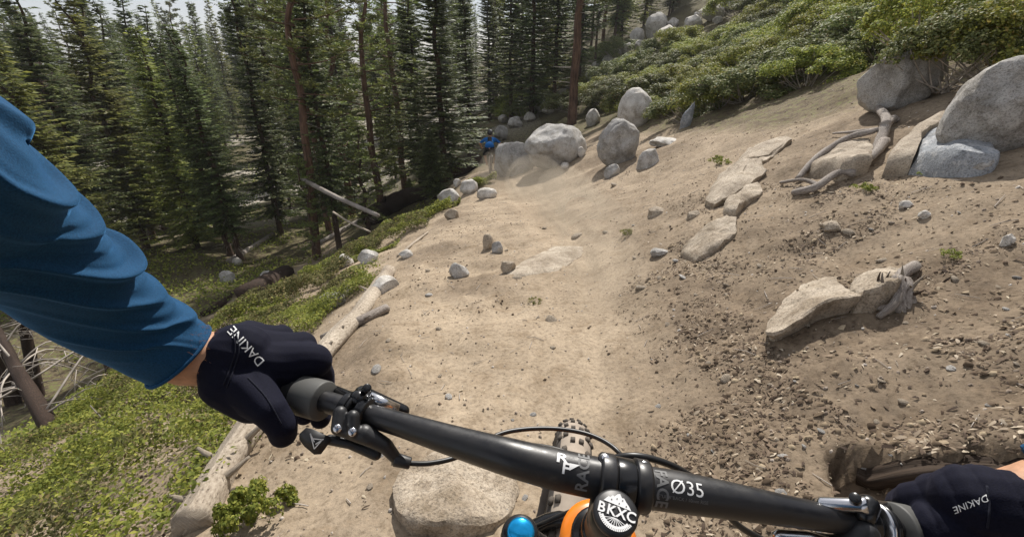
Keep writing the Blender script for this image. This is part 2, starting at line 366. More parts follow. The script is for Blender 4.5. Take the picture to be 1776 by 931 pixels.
build_ground()

# ------------------------------------------------------------------ rocks
def rock_geo(sx, sy, sz, seed, sub=3, rough=.12, cuts=8, cutmin=.60, flat_top=None):
    bm = bmesh.new(); bmesh.ops.create_icosphere(bm, subdivisions=sub, radius=1.0)
    V = np.array([v.co[:] for v in bm.verts]); F = [tuple(v.index for v in f.verts) for f in bm.faces]; bm.free()
    rg = random.Random(seed)
    off = Vector((rg.uniform(-50, 50), rg.uniform(-50, 50), rg.uniform(-50, 50)))
    for _ in range(cuts):
        n = np.array([rg.gauss(0, 1), rg.gauss(0, 1), rg.gauss(0, .7)]); n /= np.linalg.norm(n); d = rg.uniform(cutmin, .97)
        q = V @ n; e = np.maximum(q - d, 0); V = V - np.outer(e * .93, n)
    if flat_top is not None:
        n = np.array(flat_top[:3], float); n /= np.linalg.norm(n); e = np.maximum(V @ n - flat_top[3], 0); V = V - np.outer(e * .95, n)
    out = []
    for v in V:
        p = Vector(v); k = mnoise.noise(p * 1.3 + off) * rough * 1.7 + mnoise.noise(p * 3.1 + off) * rough * .8 + mnoise.noise(p * 8 + off) * rough * .35
        if sub >= 5: k += mnoise.noise(p * 20 + off) * rough * .12
        out.append(v * (1 + k))
    return np.array(out) * np.array([sx, sy, sz]), F
def rock_px(bb, seed, label, mat=None, tilt=(0, 0, 0), deep=.8, bury=.25, sub=4, cat='rock', name='rock', group=None, base=None, hmul=1.0, d=None, **kw):
    """a rock that covers about the given box of the photograph, standing on the ground it is seen against"""
    x0, y0, x1, y1 = bb; cx = (x0 + x1) / 2
    p, t = ground(cx, base if base else y1)
    if p is None: return None
    v = ray(cx, y1); th = math.atan2(-v[2], math.hypot(v[0], v[1]))
    w = (x1 - x0) * t / FPX / math.sqrt(1 + ((cx - 888) / FPX) ** 2); happ = (y1 - y0) * t / FPX
    dep = w * deep; h = max((happ - dep * .5 * abs(math.sin(th))) / max(math.cos(th), .3), w * .22) * hmul
    c = p + Vector((0, dep * .35, 0)); tot = h / (1 - bury * .5)
    V, F = rock_geo(w / 2, dep / 2, tot / 2 * 1.05, seed, sub, **kw)
    Rm = Matrix.Rotation(tilt[2], 3, 'Z') @ Matrix.Rotation(tilt[1], 3, 'Y') @ Matrix.Rotation(tilt[0], 3, 'X')
    V = V @ np.array(Rm).T
    z0 = Hs(c.x, c.y) - tot * bury
    me = mesh_np(name, V, F, mat or M_GRAN, sub >= 3); me.set_sharp_from_angle(angle=R(24)) if sub >= 3 else None; o = link(name, me); o.location = (c.x, c.y, z0 + tot / 2)
    tag(o, label, cat, group); return o
S = rock_px
S((912, 206, 1016, 292), 11, 'big round egg-shaped boulder on the uphill side of the trail, left of the brownish one', M_GRAN, sub=5, bury=.15, cat='boulder', name='boulder', rough=.07, cuts=7, cutmin=.76, deep=.9)
S((1036, 206, 1110, 284), 15, 'rounded brownish boulder just right of the big egg-shaped boulder', M_GRAN_D, sub=5, bury=.12, cat='boulder', name='boulder', rough=.08, cuts=9, cutmin=.68)
S((1070, 154, 1136, 222), 16, 'white rounded boulder poking out of the manzanita above the brownish boulder', M_GRAN_W, sub=4, bury=.15, cat='boulder', name='boulder', rough=.08, cuts=4)
S((858, 236, 924, 304), 17, 'grey slab of granite leaning beside the distant rider', M_GRAN_D, sub=4, tilt=(0, -.45, 0), bury=.2, cat='boulder', name='boulder', rough=.1, cuts=6, cutmin=.6)
S((1498, 60, 1648, 184), 21, 'large shaded boulder under the overhanging bush at the top right', M_GRAN_D, sub=5, bury=.1, cat='boulder', name='boulder', rough=.08, cuts=10, cutmin=.62, deep=1.0)
S((1634, 96, 1850, 264), 22, 'largest boulder, dark grey, at the right edge of the picture', M_GRAN_D, sub=5, bury=.1, cat='boulder', name='boulder', rough=.07, cuts=7, cutmin=.74, deep=.9, tilt=(0, .2, 0))
S((1680, 262, 1745, 300), 25, 'small brown rock at the right foot of the blue-grey block', M_GRAN_D, sub=3, rough=.1)
S((778, 446, 813, 481), 33, 'lone grey stone left of the ridden line', M_GRAN, sub=4, cuts=7, cutmin=.6, rough=.07)
S((833, 404, 858, 434), 34, 'upright pointed stone, left one of the touching pair in the trail', M_GRAN_T, sub=3, cuts=8, cutmin=.5, rough=.06)
S((851, 415, 874, 439), 35, 'low stone, right one of the touching pair in the trail', M_GRAN_D, sub=3, cuts=7, cutmin=.5, rough=.06)
S((869, 446, 894, 474), 36, 'small brown stone at the left end of the pale outcrop', M_GRAN_T, sub=3, cuts=6)
S((1422, 378, 1468, 403), 38, 'flat tan stone with a dark underside below the driftwood', M_GRAN_T, sub=4, cuts=7, hmul=.8, tilt=(0, -.2, 0))
S((1733, 402, 1766, 426), 39, 'pale stone near the right edge, right of the green tuft', M_GRAN_W, sub=3, cuts=6)
S((1558, 346, 1588, 361), 40, 'small flat white stone in the upper right dirt', M_GRAN_W, sub=3, cuts=6)
S((1592, 364, 1618, 380), 41, 'small white stone lower right of the flat white one', M_GRAN_W, sub=3, cuts=6)
S((1122, 338, 1162, 372), 42, 'pale rock barely showing through the dirt above the worn rut', M_GRAN_T, sub=3, cuts=6, bury=.6, hmul=.6)
S((1190, 356, 1222, 376), 43, 'low buried stone left of the broken slab piece', M_GRAN_T, sub=3, cuts=6, bury=.6)
S((1130, 424, 1164, 444), 44, 'brown stone lump on the edge of the rut', M_GRAN_D, sub=3, cuts=6, bury=.4)
S((1046, 278, 1076, 308), 45, 'brown clod-like stone below the brownish boulder', M_GRAN_D, sub=3, cuts=6, tilt=(0, -.4, 0))
S((1106, 246, 1156, 288), 46, 'weathered stone right of the brownish boulder', M_GRAN, sub=3, cuts=6, bury=.5)
S((1128, 228, 1186, 252), 47, 'flat pale slab above the weathered stone', M_GRAN_W, sub=3, cuts=7, hmul=.7)
S((1178, 172, 1200, 222), 48, 'upright blue-grey shard at the lower edge of the manzanita', M_GRAN_B, sub=3, cuts=9, cutmin=.5, tilt=(0, .15, 0), deep=.6)
S((1014, 186, 1042, 218), 49, 'small rock half hidden by bushes above the egg-shaped boulder', M_GRAN_W, sub=3, cuts=6)
S((880, 200, 906, 222), 50, 'round stone behind the leaning slab', M_GRAN, sub=3, cuts=4)
S((856, 218, 882, 244), 51, 'dull grey stone just right of the distant rider', M_GRAN_D, sub=3, cuts=4)
S((1000, 254, 1016, 272), 52, 'fist-sized pale stone against the right of the egg-shaped boulder', M_GRAN_W, sub=3, cuts=4)
S((972, 280, 990, 292), 53, 'tiny white stone in front of the egg-shaped boulder', M_GRAN_W, sub=3, cuts=4)
S((922, 170, 962, 192), 54, 'long pale rock lying among the far bushes', M_GRAN_W, sub=3, cuts=6, tilt=(0, -.5, 0))
S((966, 152, 990, 172), 55, 'white rock just left of the red-barked trunk', M_GRAN_W, sub=3, cuts=6)
for bb, lb in [((1118, 26, 1158, 66), 'tallest of the pale boulders on the skyline of the hill'), ((1140, 46, 1180, 66), 'low boulder leaning on the tallest skyline boulder'),
               ((1184, 30, 1220, 54), 'white boulder in the middle of the skyline row'), ((1214, 10, 1262, 36), 'wide grey boulder near the upper end of the skyline row'),
               ((1252, 0, 1296, 18), 'uppermost boulder of the skyline row'), ((1092, 50, 1118, 76), 'round pale boulder left of the tallest skyline boulder'),
               ((1078, 76, 1100, 94), 'small white rock low in the skyline row'), ((1014, 118, 1056, 146), 'long sloping rock right of the red-barked trunk'),
               ((1058, 122, 1086, 144), 'pale rock half sunk in bushes below the skyline row')]:
    S(bb, hash(bb) % 977 if False else int(bb[0]), lb, M_GRAN_W, sub=3, cuts=5, rough=.1, bury=.1, name='boulder', cat='boulder')

def slab(poly, heights, seed, label, mat, name='rock', cat='rock', deep=.12, dome=.25, rough=.05, up=0.0, inset=.86, under=False):
    """a rock whose footprint on the ground is the given outline; heights: rise of its rim at each outline point"""
    P = []; k = len(poly)
    for (px, py), h in zip(poly, heights):
        g, t = ground(px, py); P.append((g.x, g.y, g.z, h))
    P = np.array(P + [P[0]]); n = 56
    L = np.concatenate([[0], np.cumsum(np.linalg.norm(np.diff(P[:, :2], axis=0), axis=1))]); q = np.linspace(0, L[-1], n, endpoint=False)
    R0 = np.stack([np.interp(q, L, P[:, i]) for i in range(4)], 1); c = R0.mean(0); size = L[-1] / 4
    V = []; rings = [(1.02, -deep, 0), (1.06, 0, .35), (1.03, 0, .75), (inset + .09, 0, .97), (inset, 0, 1.03), (inset * .8, 0, 1.06), (inset * .6, 0, 1.1), (inset * .38, 0, 1.13), (inset * .18, 0, 1.14)]
    if under: rings[0] = (.86, -deep, 0); rings[1] = (.90, 0, .1); rings[2] = (1.05, 0, .72)
    for (s_, dz, f) in rings:
        X = c[:2] + (R0[:, :2] - c[:2]) * s_; hh = R0[:, 3] * (s_ if s_ < .8 else 1) + c[3] * (1 - s_ if s_ < .8 else 0)
        Z = c[2] + (R0[:, 2] - c[2]) * s_ + dz + hh * f + dome * size * .3 * max(0, (1 - s_)) * .5 + up
        V.append(np.column_stack([X, Z]))
    V = np.concatenate(V + [np.array([[c[0], c[1], V[-1][:, 2].mean()]])]); F = []
    for r in range(len(rings) - 1):
        for i in range(n):
            j = (i + 1) % n; F.append((r * n + i, r * n + j, (r + 1) * n + j, (r + 1) * n + i))
    for i in range(n): F.append(((len(rings) - 1) * n + i, (len(rings) - 1) * n + (i + 1) % n, len(V) - 1))
    off = Vector((seed * 3.1, seed * 1.7, 0)); sc_ = 2.2 / max(size, .05)
    for i, v in enumerate(V):
        p = Vector(v) * sc_ + off; d = Vector((mnoise.noise(p), mnoise.noise(p + Vector((9, 0, 0))), mnoise.noise(p + Vector((0, 9, 0))) * 1.3)) + Vector((mnoise.noise(p * 3.3), mnoise.noise(p * 3.3 + Vector((9, 0, 0))), mnoise.noise(p * 3.3 + Vector((0, 9, 0))))) * .55
        d += Vector((0, 0, mnoise.noise(p * 8))) * .3
        V[i] = v + np.array(d) * rough * size
    me = mesh_np(name, V, F, mat, True); me.set_sharp_from_angle(angle=R(32)); return solo(name, me, label, cat)
def hs(n, base, **hi): return [hi.get('p%d' % i, base) for i in range(n)]
slab([(1228, 352), (1232, 325), (1262, 295), (1300, 262), (1340, 245), (1368, 240), (1372, 250), (1345, 268), (1325, 285), (1320, 305), (1300, 322), (1268, 345), (1245, 358)], [.10, .07, .05, .04, .03, .02, .02, .03, .04, .04, .06, .10, .11], 27, 'long pale tan slab of bedrock sunk in the dirt bank', M_GRAN_T, 'bedrock_slab')
slab([(1256, 372), (1258, 352), (1290, 326), (1316, 322), (1320, 338), (1295, 358), (1275, 376)], [.07, .05, .04, .04, .04, .07, .09], 28, 'small pale rock broken off below the long bedrock slab', M_GRAN_T)
slab([(1184, 446), (1190, 425), (1225, 395), (1258, 378), (1274, 384), (1272, 410), (1245, 435), (1210, 453)], [.05, .04, .03, .03, .03, .05, .06, .06], 29, 'pale oblong rock in the dirt below the bedrock slab', M_GRAN_T)
slab([(1328, 598), (1332, 565), (1360, 525), (1400, 490), (1427, 482), (1440, 492), (1452, 506), (1464, 518), (1474, 530), (1476, 544), (1425, 556), (1372, 584), (1342, 600)], [.06, .03, .02, .02, .02, .03, .03, .05, .07, .11, .13, .12, .09], 30, 'pale blade-shaped rock tilted up out of the dirt, with a dark undercut', M_GRAN_T, inset=.95, rough=.045, under=True)
slab([(1468, 524), (1475, 500), (1500, 480), (1540, 470), (1566, 480), (1565, 505), (1540, 530), (1510, 542), (1475, 542)], [.07, .05, .04, .04, .06, .08, .13, .14, .12], 31, 'brown rough rock between the blade-shaped rock and the weathered stump', M_GRAN_T, rough=.07)
slab([(884, 474), (920, 448), (960, 430), (1010, 430), (1005, 445), (965, 470), (910, 478)], [.022, .018, .012, .008, .006, .012, .022], 37, 'flat pale outcrop worn level with the trail', M_GRAN_T, rough=.02)
slab([(692, 900), (686, 850), (702, 822), (760, 790), (830, 782), (885, 805), (895, 850), (880, 900), (830, 924), (760, 932), (715, 925)], [.05, .045, .04, .03, .025, .03, .04, .05, .08, .08, .07], 32, 'wide pale grey rock bedded in the trail below the handlebar', M_GRAN_T, rough=.05, dome=.35)
slab([(1578, 302), (1584, 270), (1600, 245), (1640, 228), (1676, 250), (1722, 296), (1690, 306), (1640, 308)], [.16, .13, .10, .08, .1, .12, .16, .2], 23, 'blue-grey wedge-shaped block below the largest boulder', M_GRAN_B, rough=.02, inset=.9)
slab([(1530, 304), (1545, 275), (1585, 238), (1630, 214), (1652, 222), (1640, 234), (1600, 250), (1580, 275), (1574, 304)], [.14, .13, .12, .12, .12, .13, .15, .16, .18], 24, 'tan slab leaning against the left of the blue-grey block', M_GRAN_T, rough=.03)
slab([(1394, 308), (1410, 282), (1460, 256), (1500, 250), (1510, 270), (1500, 300), (1450, 314)], [.12, .08, .06, .06, .1, .14, .16], 26, 'tan rock lying under the driftwood branches', M_GRAN_T, rough=.05)
for k, (bb, lb) in enumerate([((864, 200, 884, 214), 'small pale rock above the distant rider'), ((896, 184, 914, 198), 'pale rock in the row climbing behind the distant rider'), ((908, 196, 930, 212), 'flat pale rock over the egg-shaped boulder, left side'), ((940, 184, 962, 200), 'pale rock over the egg-shaped boulder, right side'),
    ((968, 176, 984, 190), 'low white rock under the straight red trunk'), ((1004, 146, 1022, 160), 'white rock touching the right of the straight red trunk'), ((1026, 108, 1044, 122), 'pale rock at the lower end of the skyline row'), ((1044, 98, 1064, 114), 'second pale rock from the lower end of the skyline row'),
    ((1062, 86, 1080, 100), 'third pale rock from the lower end of the skyline row'), ((1100, 72, 1122, 88), 'flat white rock under the tallest skyline boulder'), ((1158, 34, 1180, 50), 'white rock behind the low leaning skyline boulder'), ((1200, 22, 1218, 34), 'small white rock at the left of the wide grey boulder'),
    ((1170, 52, 1196, 68), 'pale rock below the middle of the skyline row'), ((1236, 30, 1256, 42), 'pale rock under the wide grey boulder'), ((1284, 0, 1306, 10), 'pale rock at the very top of the skyline row')]):
    S(bb, 500 + k, lb, M_GRAN_W, sub=3, cuts=7, cutmin=.55, rough=.1, bury=.05)
# pale stones along the left strip
for bb, lb, mt in [((634, 470, 690, 508), 'white cracked rock beside the upper end of the fallen log', M_GRAN_W), ((758, 322, 800, 356), 'rounded grey rock where the green strip narrows', M_GRAN),
               ((796, 310, 830, 336), 'white rock in the rubble beside the far trail', M_GRAN_W), ((826, 318, 862, 344), 'low pale rock at the right of the rubble', M_GRAN_W),
               ((784, 308, 800, 324), 'small white cube-like stone at the top of the rubble', M_GRAN_W),
               ((616, 430, 656, 456), 'grey rock in the middle of the green strip', M_GRAN), ((580, 436, 612, 464), 'white rock at the outer edge of the green strip', M_GRAN_W),
               ((548, 500, 598, 536), 'dark pointed rock in the green strip above the glove', M_GRAN_D), ((592, 494, 612, 512), 'small pale stone right of the dark pointed rock', M_GRAN_W),
               ((770, 358, 796, 380), 'tan stone at the inner edge of the green strip', M_GRAN_T), ((690, 430, 716, 448), 'pale stone chip between green strip and dirt', M_GRAN_W),
               ((448, 464, 478, 494), 'grey block beside the burnt log', M_GRAN), ((376, 462, 408, 490), 'grey rock on the lower bench', M_GRAN),
               ((400, 444, 420, 460), 'pale rock on the lower bench under the trees', M_GRAN_W)]:
    S(bb, int(bb[0]) + 3, lb, mt, sub=3, cuts=6, rough=.1, bury=.25)
# loose stones on the dirt, each seen as a few pixels
rg = random.Random(5)
spots = []
for _ in range(1200):
    if len(spots) >= 105: break
    px = rg.uniform(640, 1776); py = rg.uniform(300, 925)
    if py < 300 + max(0, (1000 - px)) * .62: continue
    if px > 1180 and py < 330 - 0 * px: continue
    if 960 < px < 1080 and py > 420: continue
    if any(abs(px - a) < 22 and abs(py - b_) < 16 for a, b_ in spots): continue
    spots.append((px, py))
stone_me = []
for k in range(8):
    V, F = rock_geo(1, .8, .55, 300 + k, 2, .12, 7, .55); stone_me.append([mesh_np('stone', V, F, mt, False) for mt in (M_GRAN, M_GRAN_T, M_GRAN_D)])
for (px, py) in spots:
    p, t = ground(px, py)
    if p is None or t > 15: continue
    s = rg.choice([4, 5, 6, 7, 9, 12]) * t / FPX
    o = link('stone', rg.choice(stone_me)[rg.choice([0, 1, 1, 1, 2])]); o.location = p + Vector((0, 0, s * .12)); o.scale = (s, s, s * rg.uniform(.45, .9))
    o.rotation_euler = (rg.uniform(-.4, .4), rg.uniform(-.4, .4), rg.uniform(0, 6.28))
    tag(o, 'small loose stone scattered on the tan dirt of the bank', 'stone', 'small loose stones on the dirt bank')

# ------------------------------------------------------------------ gravel and litter (nobody could count it)
def scatter(name, n, area, size, mats, density=None, flat=True, seed=1, lift=.3, kind='chip', track_clear=.0):
    g = np.random.default_rng(seed); x0, x1, y0, y1 = area
    m = n * 4; r = g.random(m)
    x = g.uniform(x0, x1, m); y = y0 + (y1 - y0) * g.random(m) ** 1.5
    keep = np.ones(m, bool)
    if density is not None: keep &= g.random(m) < density(x, y)
    x = x[keep][:n]; y = y[keep][:n]; n = len(x); z = H(x, y)
    s = size[0] + (size[1] - size[0]) * g.random(n) ** 2.6
    if kind == 'chip':      # curled leaf / bark flake: two quads with a fold
        base = np.array([[-1, -.38, 0], [0, -.5, .28], [1, -.15, 0], [1, .15, .05], [0, .5, .3], [-1, .38, .06]])
        quads = np.array([[0, 1, 4, 5], [1, 2, 3, 4]])
    else:                   # clod
        base = np.array([[-1, -.6, -.3], [.9, -.8, -.3], [1, .7, -.3], [-.8, .9, -.3], [-.5, -.4, .6], [.55, -.5, .5], [.5, .5, .65], [-.5, .5, .5]])
        quads = np.array([[0, 1, 5, 4], [1, 2, 6, 5], [2, 3, 7, 6], [3, 0, 4, 7], [4, 5, 6, 7]])
    a = g.uniform(0, 6.28, n); tx = g.normal(0, .35, n); ty = g.normal(0, .35, n)
    B = base[None] * (s[:, None, None] / 2) * (1 + g.normal(0, .22, (n, len(base), 1)))
    if kind == 'chip': B[:, :, 1] *= g.uniform(.3, 1.1, n)[:, None]
    ca, sa = np.cos(a)[:, None], np.sin(a)[:, None]
    X = B[:, :, 0] * ca - B[:, :, 1] * sa; Y = B[:, :, 0] * sa + B[:, :, 1] * ca; Z = B[:, :, 2] + X * tx[:, None] + Y * ty[:, None]
    gxx = (H0(x + .1, y) - H0(x - .1, y)) / .2; gyy = (H0(x, y + .1) - H0(x, y - .1)) / .2
    Z = Z + X * gxx[:, None] + Y * gyy[:, None]
    V = np.stack([X + x[:, None], Y + y[:, None], Z + z[:, None] + s[:, None] * lift], 2).reshape(-1, 3)
    F = (quads[None] + (np.arange(n) * len(base))[:, None, None]).reshape(-1, 4)
    me = mesh_np(name, V, F, mats); o = link(name, me); o['kind'] = 'stuff'; o['label'] = name.replace('_', ' ') + ' strewn over the dirt'; return o
M_CHIP = leaf_mat('dry_leaf_chips', [(0, (.05, .034, .024)), (.45, (.13, .092, .062)), (.8, (.28, .215, .15)), (1, (.56, .48, .36))], .12, .8, .2)
M_CLOD = leaf_mat('dirt_clods', [(0, (.06, .042, .03)), (.6, (.16, .118, .082)), (1, (.33, .26, .18))], 0, .95, .1)
M_GRIT = leaf_mat('grit', [(0, (.2, .16, .12)), (.7, (.36, .3, .23)), (1, (.6, .56, .5))], 0, .9, .2)
def d_litter(x, y):
    dt = x - trackX(y)
    a = sm(.1, .55, dt) * sm(1.6, .8, np.abs(dt - .85)) * sm(5.2, 3.2, y)
    return np.clip(a * (.10 + 1.4 * sm(.0, .3, vnoise(x, y, .35, 31) + .5 * vnoise(x, y, .12, 33))), 0, 1)
def d_bank(x, y):
    dt = np.abs(x - trackX(y)); return np.clip(.06 + sm(.3, 1.3, dt) * (.14 + 1.1 * sm(.05, .3, vnoise(x, y, .45, 32))), 0, 1) * (x > edgeX(y) * .55)
scatter('leaf_litter', 21000, (.2, 3.4, .3, 6), (.007, .027), M_CHIP, d_litter, seed=2, lift=.22)
scatter('bark_chips', 26000, (-2.2, 9, .3, 14), (.006, .026), M_CHIP, d_bank, seed=3, lift=.15)
scatter('dark_clods', 3000, (.2, 3.4, .3, 6), (.005, .03), M_CLOD, d_litter, seed=4, lift=.15, kind='clod')
scatter('dirt_clods', 9000, (-2.2, 9, .3, 14), (.004, .026), M_CLOD, d_bank, seed=5, lift=.1, kind='clod')
scatter('gravel', 14000, (-2.2, 8, .3, 13), (.004, .018), M_GRIT, lambda x, y: .5 + 0 * x, seed=6, lift=.1, kind='clod')

def twigs():
    g = random.Random(8); mb = MB()
    for _ in range(620):
        x = g.uniform(-1.6, 6); y = .5 + 9 * g.random() ** 1.4
        if abs(x - float(trackX(y))) < .3 or x < float(edgeX(y)) * .5: continue
        L = g.uniform(.02, .10) * (1 + y * .12); a = g.uniform(0, 3.14); r = g.uniform(.001, .0028)
        P = [(x + math.cos(a) * L * k, y + math.sin(a) * L * k, Hs(x + math.cos(a) * L * k, y + math.sin(a) * L * k) + .004 + g.uniform(0, .006)) for k in (-.5, 0, .5)]
        mb.tube(P, [r, r, r * .6], 4, caps=False)
    o = link('twigs', mb.mesh('twigs', M_TWIG)); o['kind'] = 'stuff'; o['label'] = 'thin dry twigs strewn over the dirt'
twigs()
# ------------------------------------------------------------------ fallen logs and driftwood
def gpt(px, py, up=0.0):
    p, t = ground(px, py); return np.array([p.x, p.y, p.z + up]), t
def log_px(name, pts, rads, mat, label, cat='log', sides=16, n=10, seed=1, knots=0, sink=.25, rmul=1, wob=.10, group=None, stubs=(), lift=None):
    """pts: pixels along the log's ground line; rads: half width in pixels at each"""
    P = []; Rr = []
    for k, ((px, py), r) in enumerate(zip(pts, rads)):
        g, t = gpt(px, py); rr = r * t / FPX; up = rr * (1 - 2 * sink) + (lift[k] if lift else 0)
        g[2] += up; P.append(g); Rr.append(rr)
    C = catmull(P, n); rr = np.interp(np.linspace(0, 1, len(C)), np.linspace(0, 1, len(Rr)), Rr)
    def fn(L, s, a): return 1 + np.array([mnoise.noise(Vector((math.cos(x) * 1.2 + seed, math.sin(x) * 1.2, L * 2.3))) for x in a]) * wob * 2 + np.array([mnoise.noise(Vector((math.cos(x) * 4 + seed, math.sin(x) * 4, L * 9))) for x in a]) * wob * .6
    th = thing(name, label, cat, tuple(P[0] - np.array([0, 0, Rr[0]])), group)
    part('trunk', tube('trunk', C, rr, mat, sides, radfn=fn), th)
    rgk = random.Random(seed)
    for s_, ang, ln in stubs:
        i = int(s_ * (len(C) - 1)); d = C[min(i + 1, len(C) - 1)] - C[max(i - 1, 0)]; d /= np.linalg.norm(d)
        sd = np.cross(d, [0, 0, 1]); sd /= np.linalg.norm(sd) + 1e-9; upv = np.cross(sd, d)
        o_ = math.cos(ang) * upv + math.sin(ang) * sd; st = C[i] + o_ * rr[i] * .6
        Q = [st, st + o_ * ln * .5 + d * ln * .12, st + o_ * ln + d * ln * .35]
        part('branch_stub', tube('branch_stub', catmull(Q, 4), np.linspace(rr[i] * .28, rr[i] * .1, 9), mat, 7), th)
    return th
log_px('fallen_log', [(336, 920), (388, 826), (440, 748)], [30, 27, 25], M_LOG, 'thick pale debarked log at the lower left, below the gloved hand', seed=3, stubs=[(.35, 1.1, .12), (.75, .9, .16), (.62, -1.1, .10), (.2, -1.2, .09)], sides=20)
log_px('fallen_log', [(455, 742), (520, 672), (566, 620), (628, 548), (676, 476)], [23, 22, 19, 15, 11], M_LOG, 'long pale debarked log running up the trail edge past the glove', seed=4, stubs=[(.5, .6, .05), (.62, .4, .05), (.72, 1.3, .12), (.85, -1.1, .1)], sides=20, sink=.2)
log_px('fallen_pole', [(30, 918), (110, 836), (176, 766), (232, 730)], [9, 9, 8, 6], M_GREYWOOD, 'thin grey pole lying at the outer edge of the green slope, bottom left', seed=6, stubs=[(.9, 1.0, .3), (.85, -.9, .25), (.6, .8, .2)], sides=10)
log_px('dead_branch', [(226, 728), (262, 706), (300, 690)], [6, 5, 3], M_BURNT, 'dark dead branch beyond the thin grey pole', 'branch', seed=7, sides=8, stubs=[(.5, .9, .3)])
log_px('burnt_log', [(416, 524), (452, 506), (498, 480)], [15, 17, 14], M_BURNT, 'short dark burnt log beside the grey block', seed=8, sides=12)
log_px('burnt_log', [(738, 326), (778, 312), (828, 288)], [13, 14, 12], M_BURNT, 'thick dark log beside the far end of the trail', seed=9, sides=14, sink=.1)
log_px('rotten_log', [(640, 392), (672, 372), (712, 352), (752, 338)], [16, 17, 15, 12], M_BURNT, 'dark rotten log behind the young bright fir', seed=10, sides=14, sink=.1, stubs=[(.3, .5, .5)])
log_px('driftwood', [(560, 590), (620, 566), (672, 540)], [6, 10, 8], M_GREYWOOD, 'gnarled grey root beside the long pale log', seed=12, sides=9, stubs=[(.6, .9, .08)], sink=.1)
log_px('dead_branch', [(690, 446), (716, 424), (742, 404)], [2.5, 2.5, 2], M_LOG, 'thin pale stick along the inner edge of the green strip', 'branch', seed=13, sides=6)
log_px('fallen_log', [(398, 456), (432, 436), (474, 408)], [5, 5, 4], M_GREYWOOD, 'grey log lying on the sunlit bench among the far trunks', seed=31, sides=10)
log_px('fallen_log', [(350, 548), (384, 530), (412, 506)], [5, 6, 4], M_BURNT, 'short dark log on the dirt bench above the glove', seed=32, sides=10)
log_px('fallen_log', [(140, 690), (176, 668), (222, 650)], [6, 6, 4], M_BURNT, 'dark fallen limb under the blue sleeve', seed=33, sides=10, stubs=[(.4, .8, .3), (.7, -.9, .3)])
log_px('fallen_log', [(2, 800), (50, 762), (96, 742)], [9, 8, 6], M_BURNT, 'blackened log at the foot of the burnt dead tree', seed=34, sides=10, stubs=[(.5, .8, .4)])
log_px('fallen_log', [(556, 424), (592, 404), (632, 380)], [5, 5, 4], M_GREYWOOD, 'weathered log behind the white rock of the green strip', seed=35, sides=10, stubs=[(.5, .8, .3)])
# two poles leaning among the far trees
def pole3(name, a, b, r, mat, label, cat='log'):
    C = catmull([a, (np.array(a) + np.array(b)) / 2 + np.array([0, 0, -.05]), b], 8)
    th = thing(name, label, cat, tuple(a)); part('trunk', tube('trunk', C, np.linspace(r, r * .75, len(C)), mat, 10), th); return th
def PT(px, py, d): return np.array(CP(px, py, d))
pole3('leaning_log', PT(526, 312, 15.5), PT(656, 374, 12.8), .085, M_GREYWOOD, 'grey debarked log leaning across the slope beside the red trunks')
pole3('leaning_pole', PT(578, 368, 14.5), PT(642, 402, 12), .035, M_LOG, 'thin pale pole leaning below the grey debarked log')
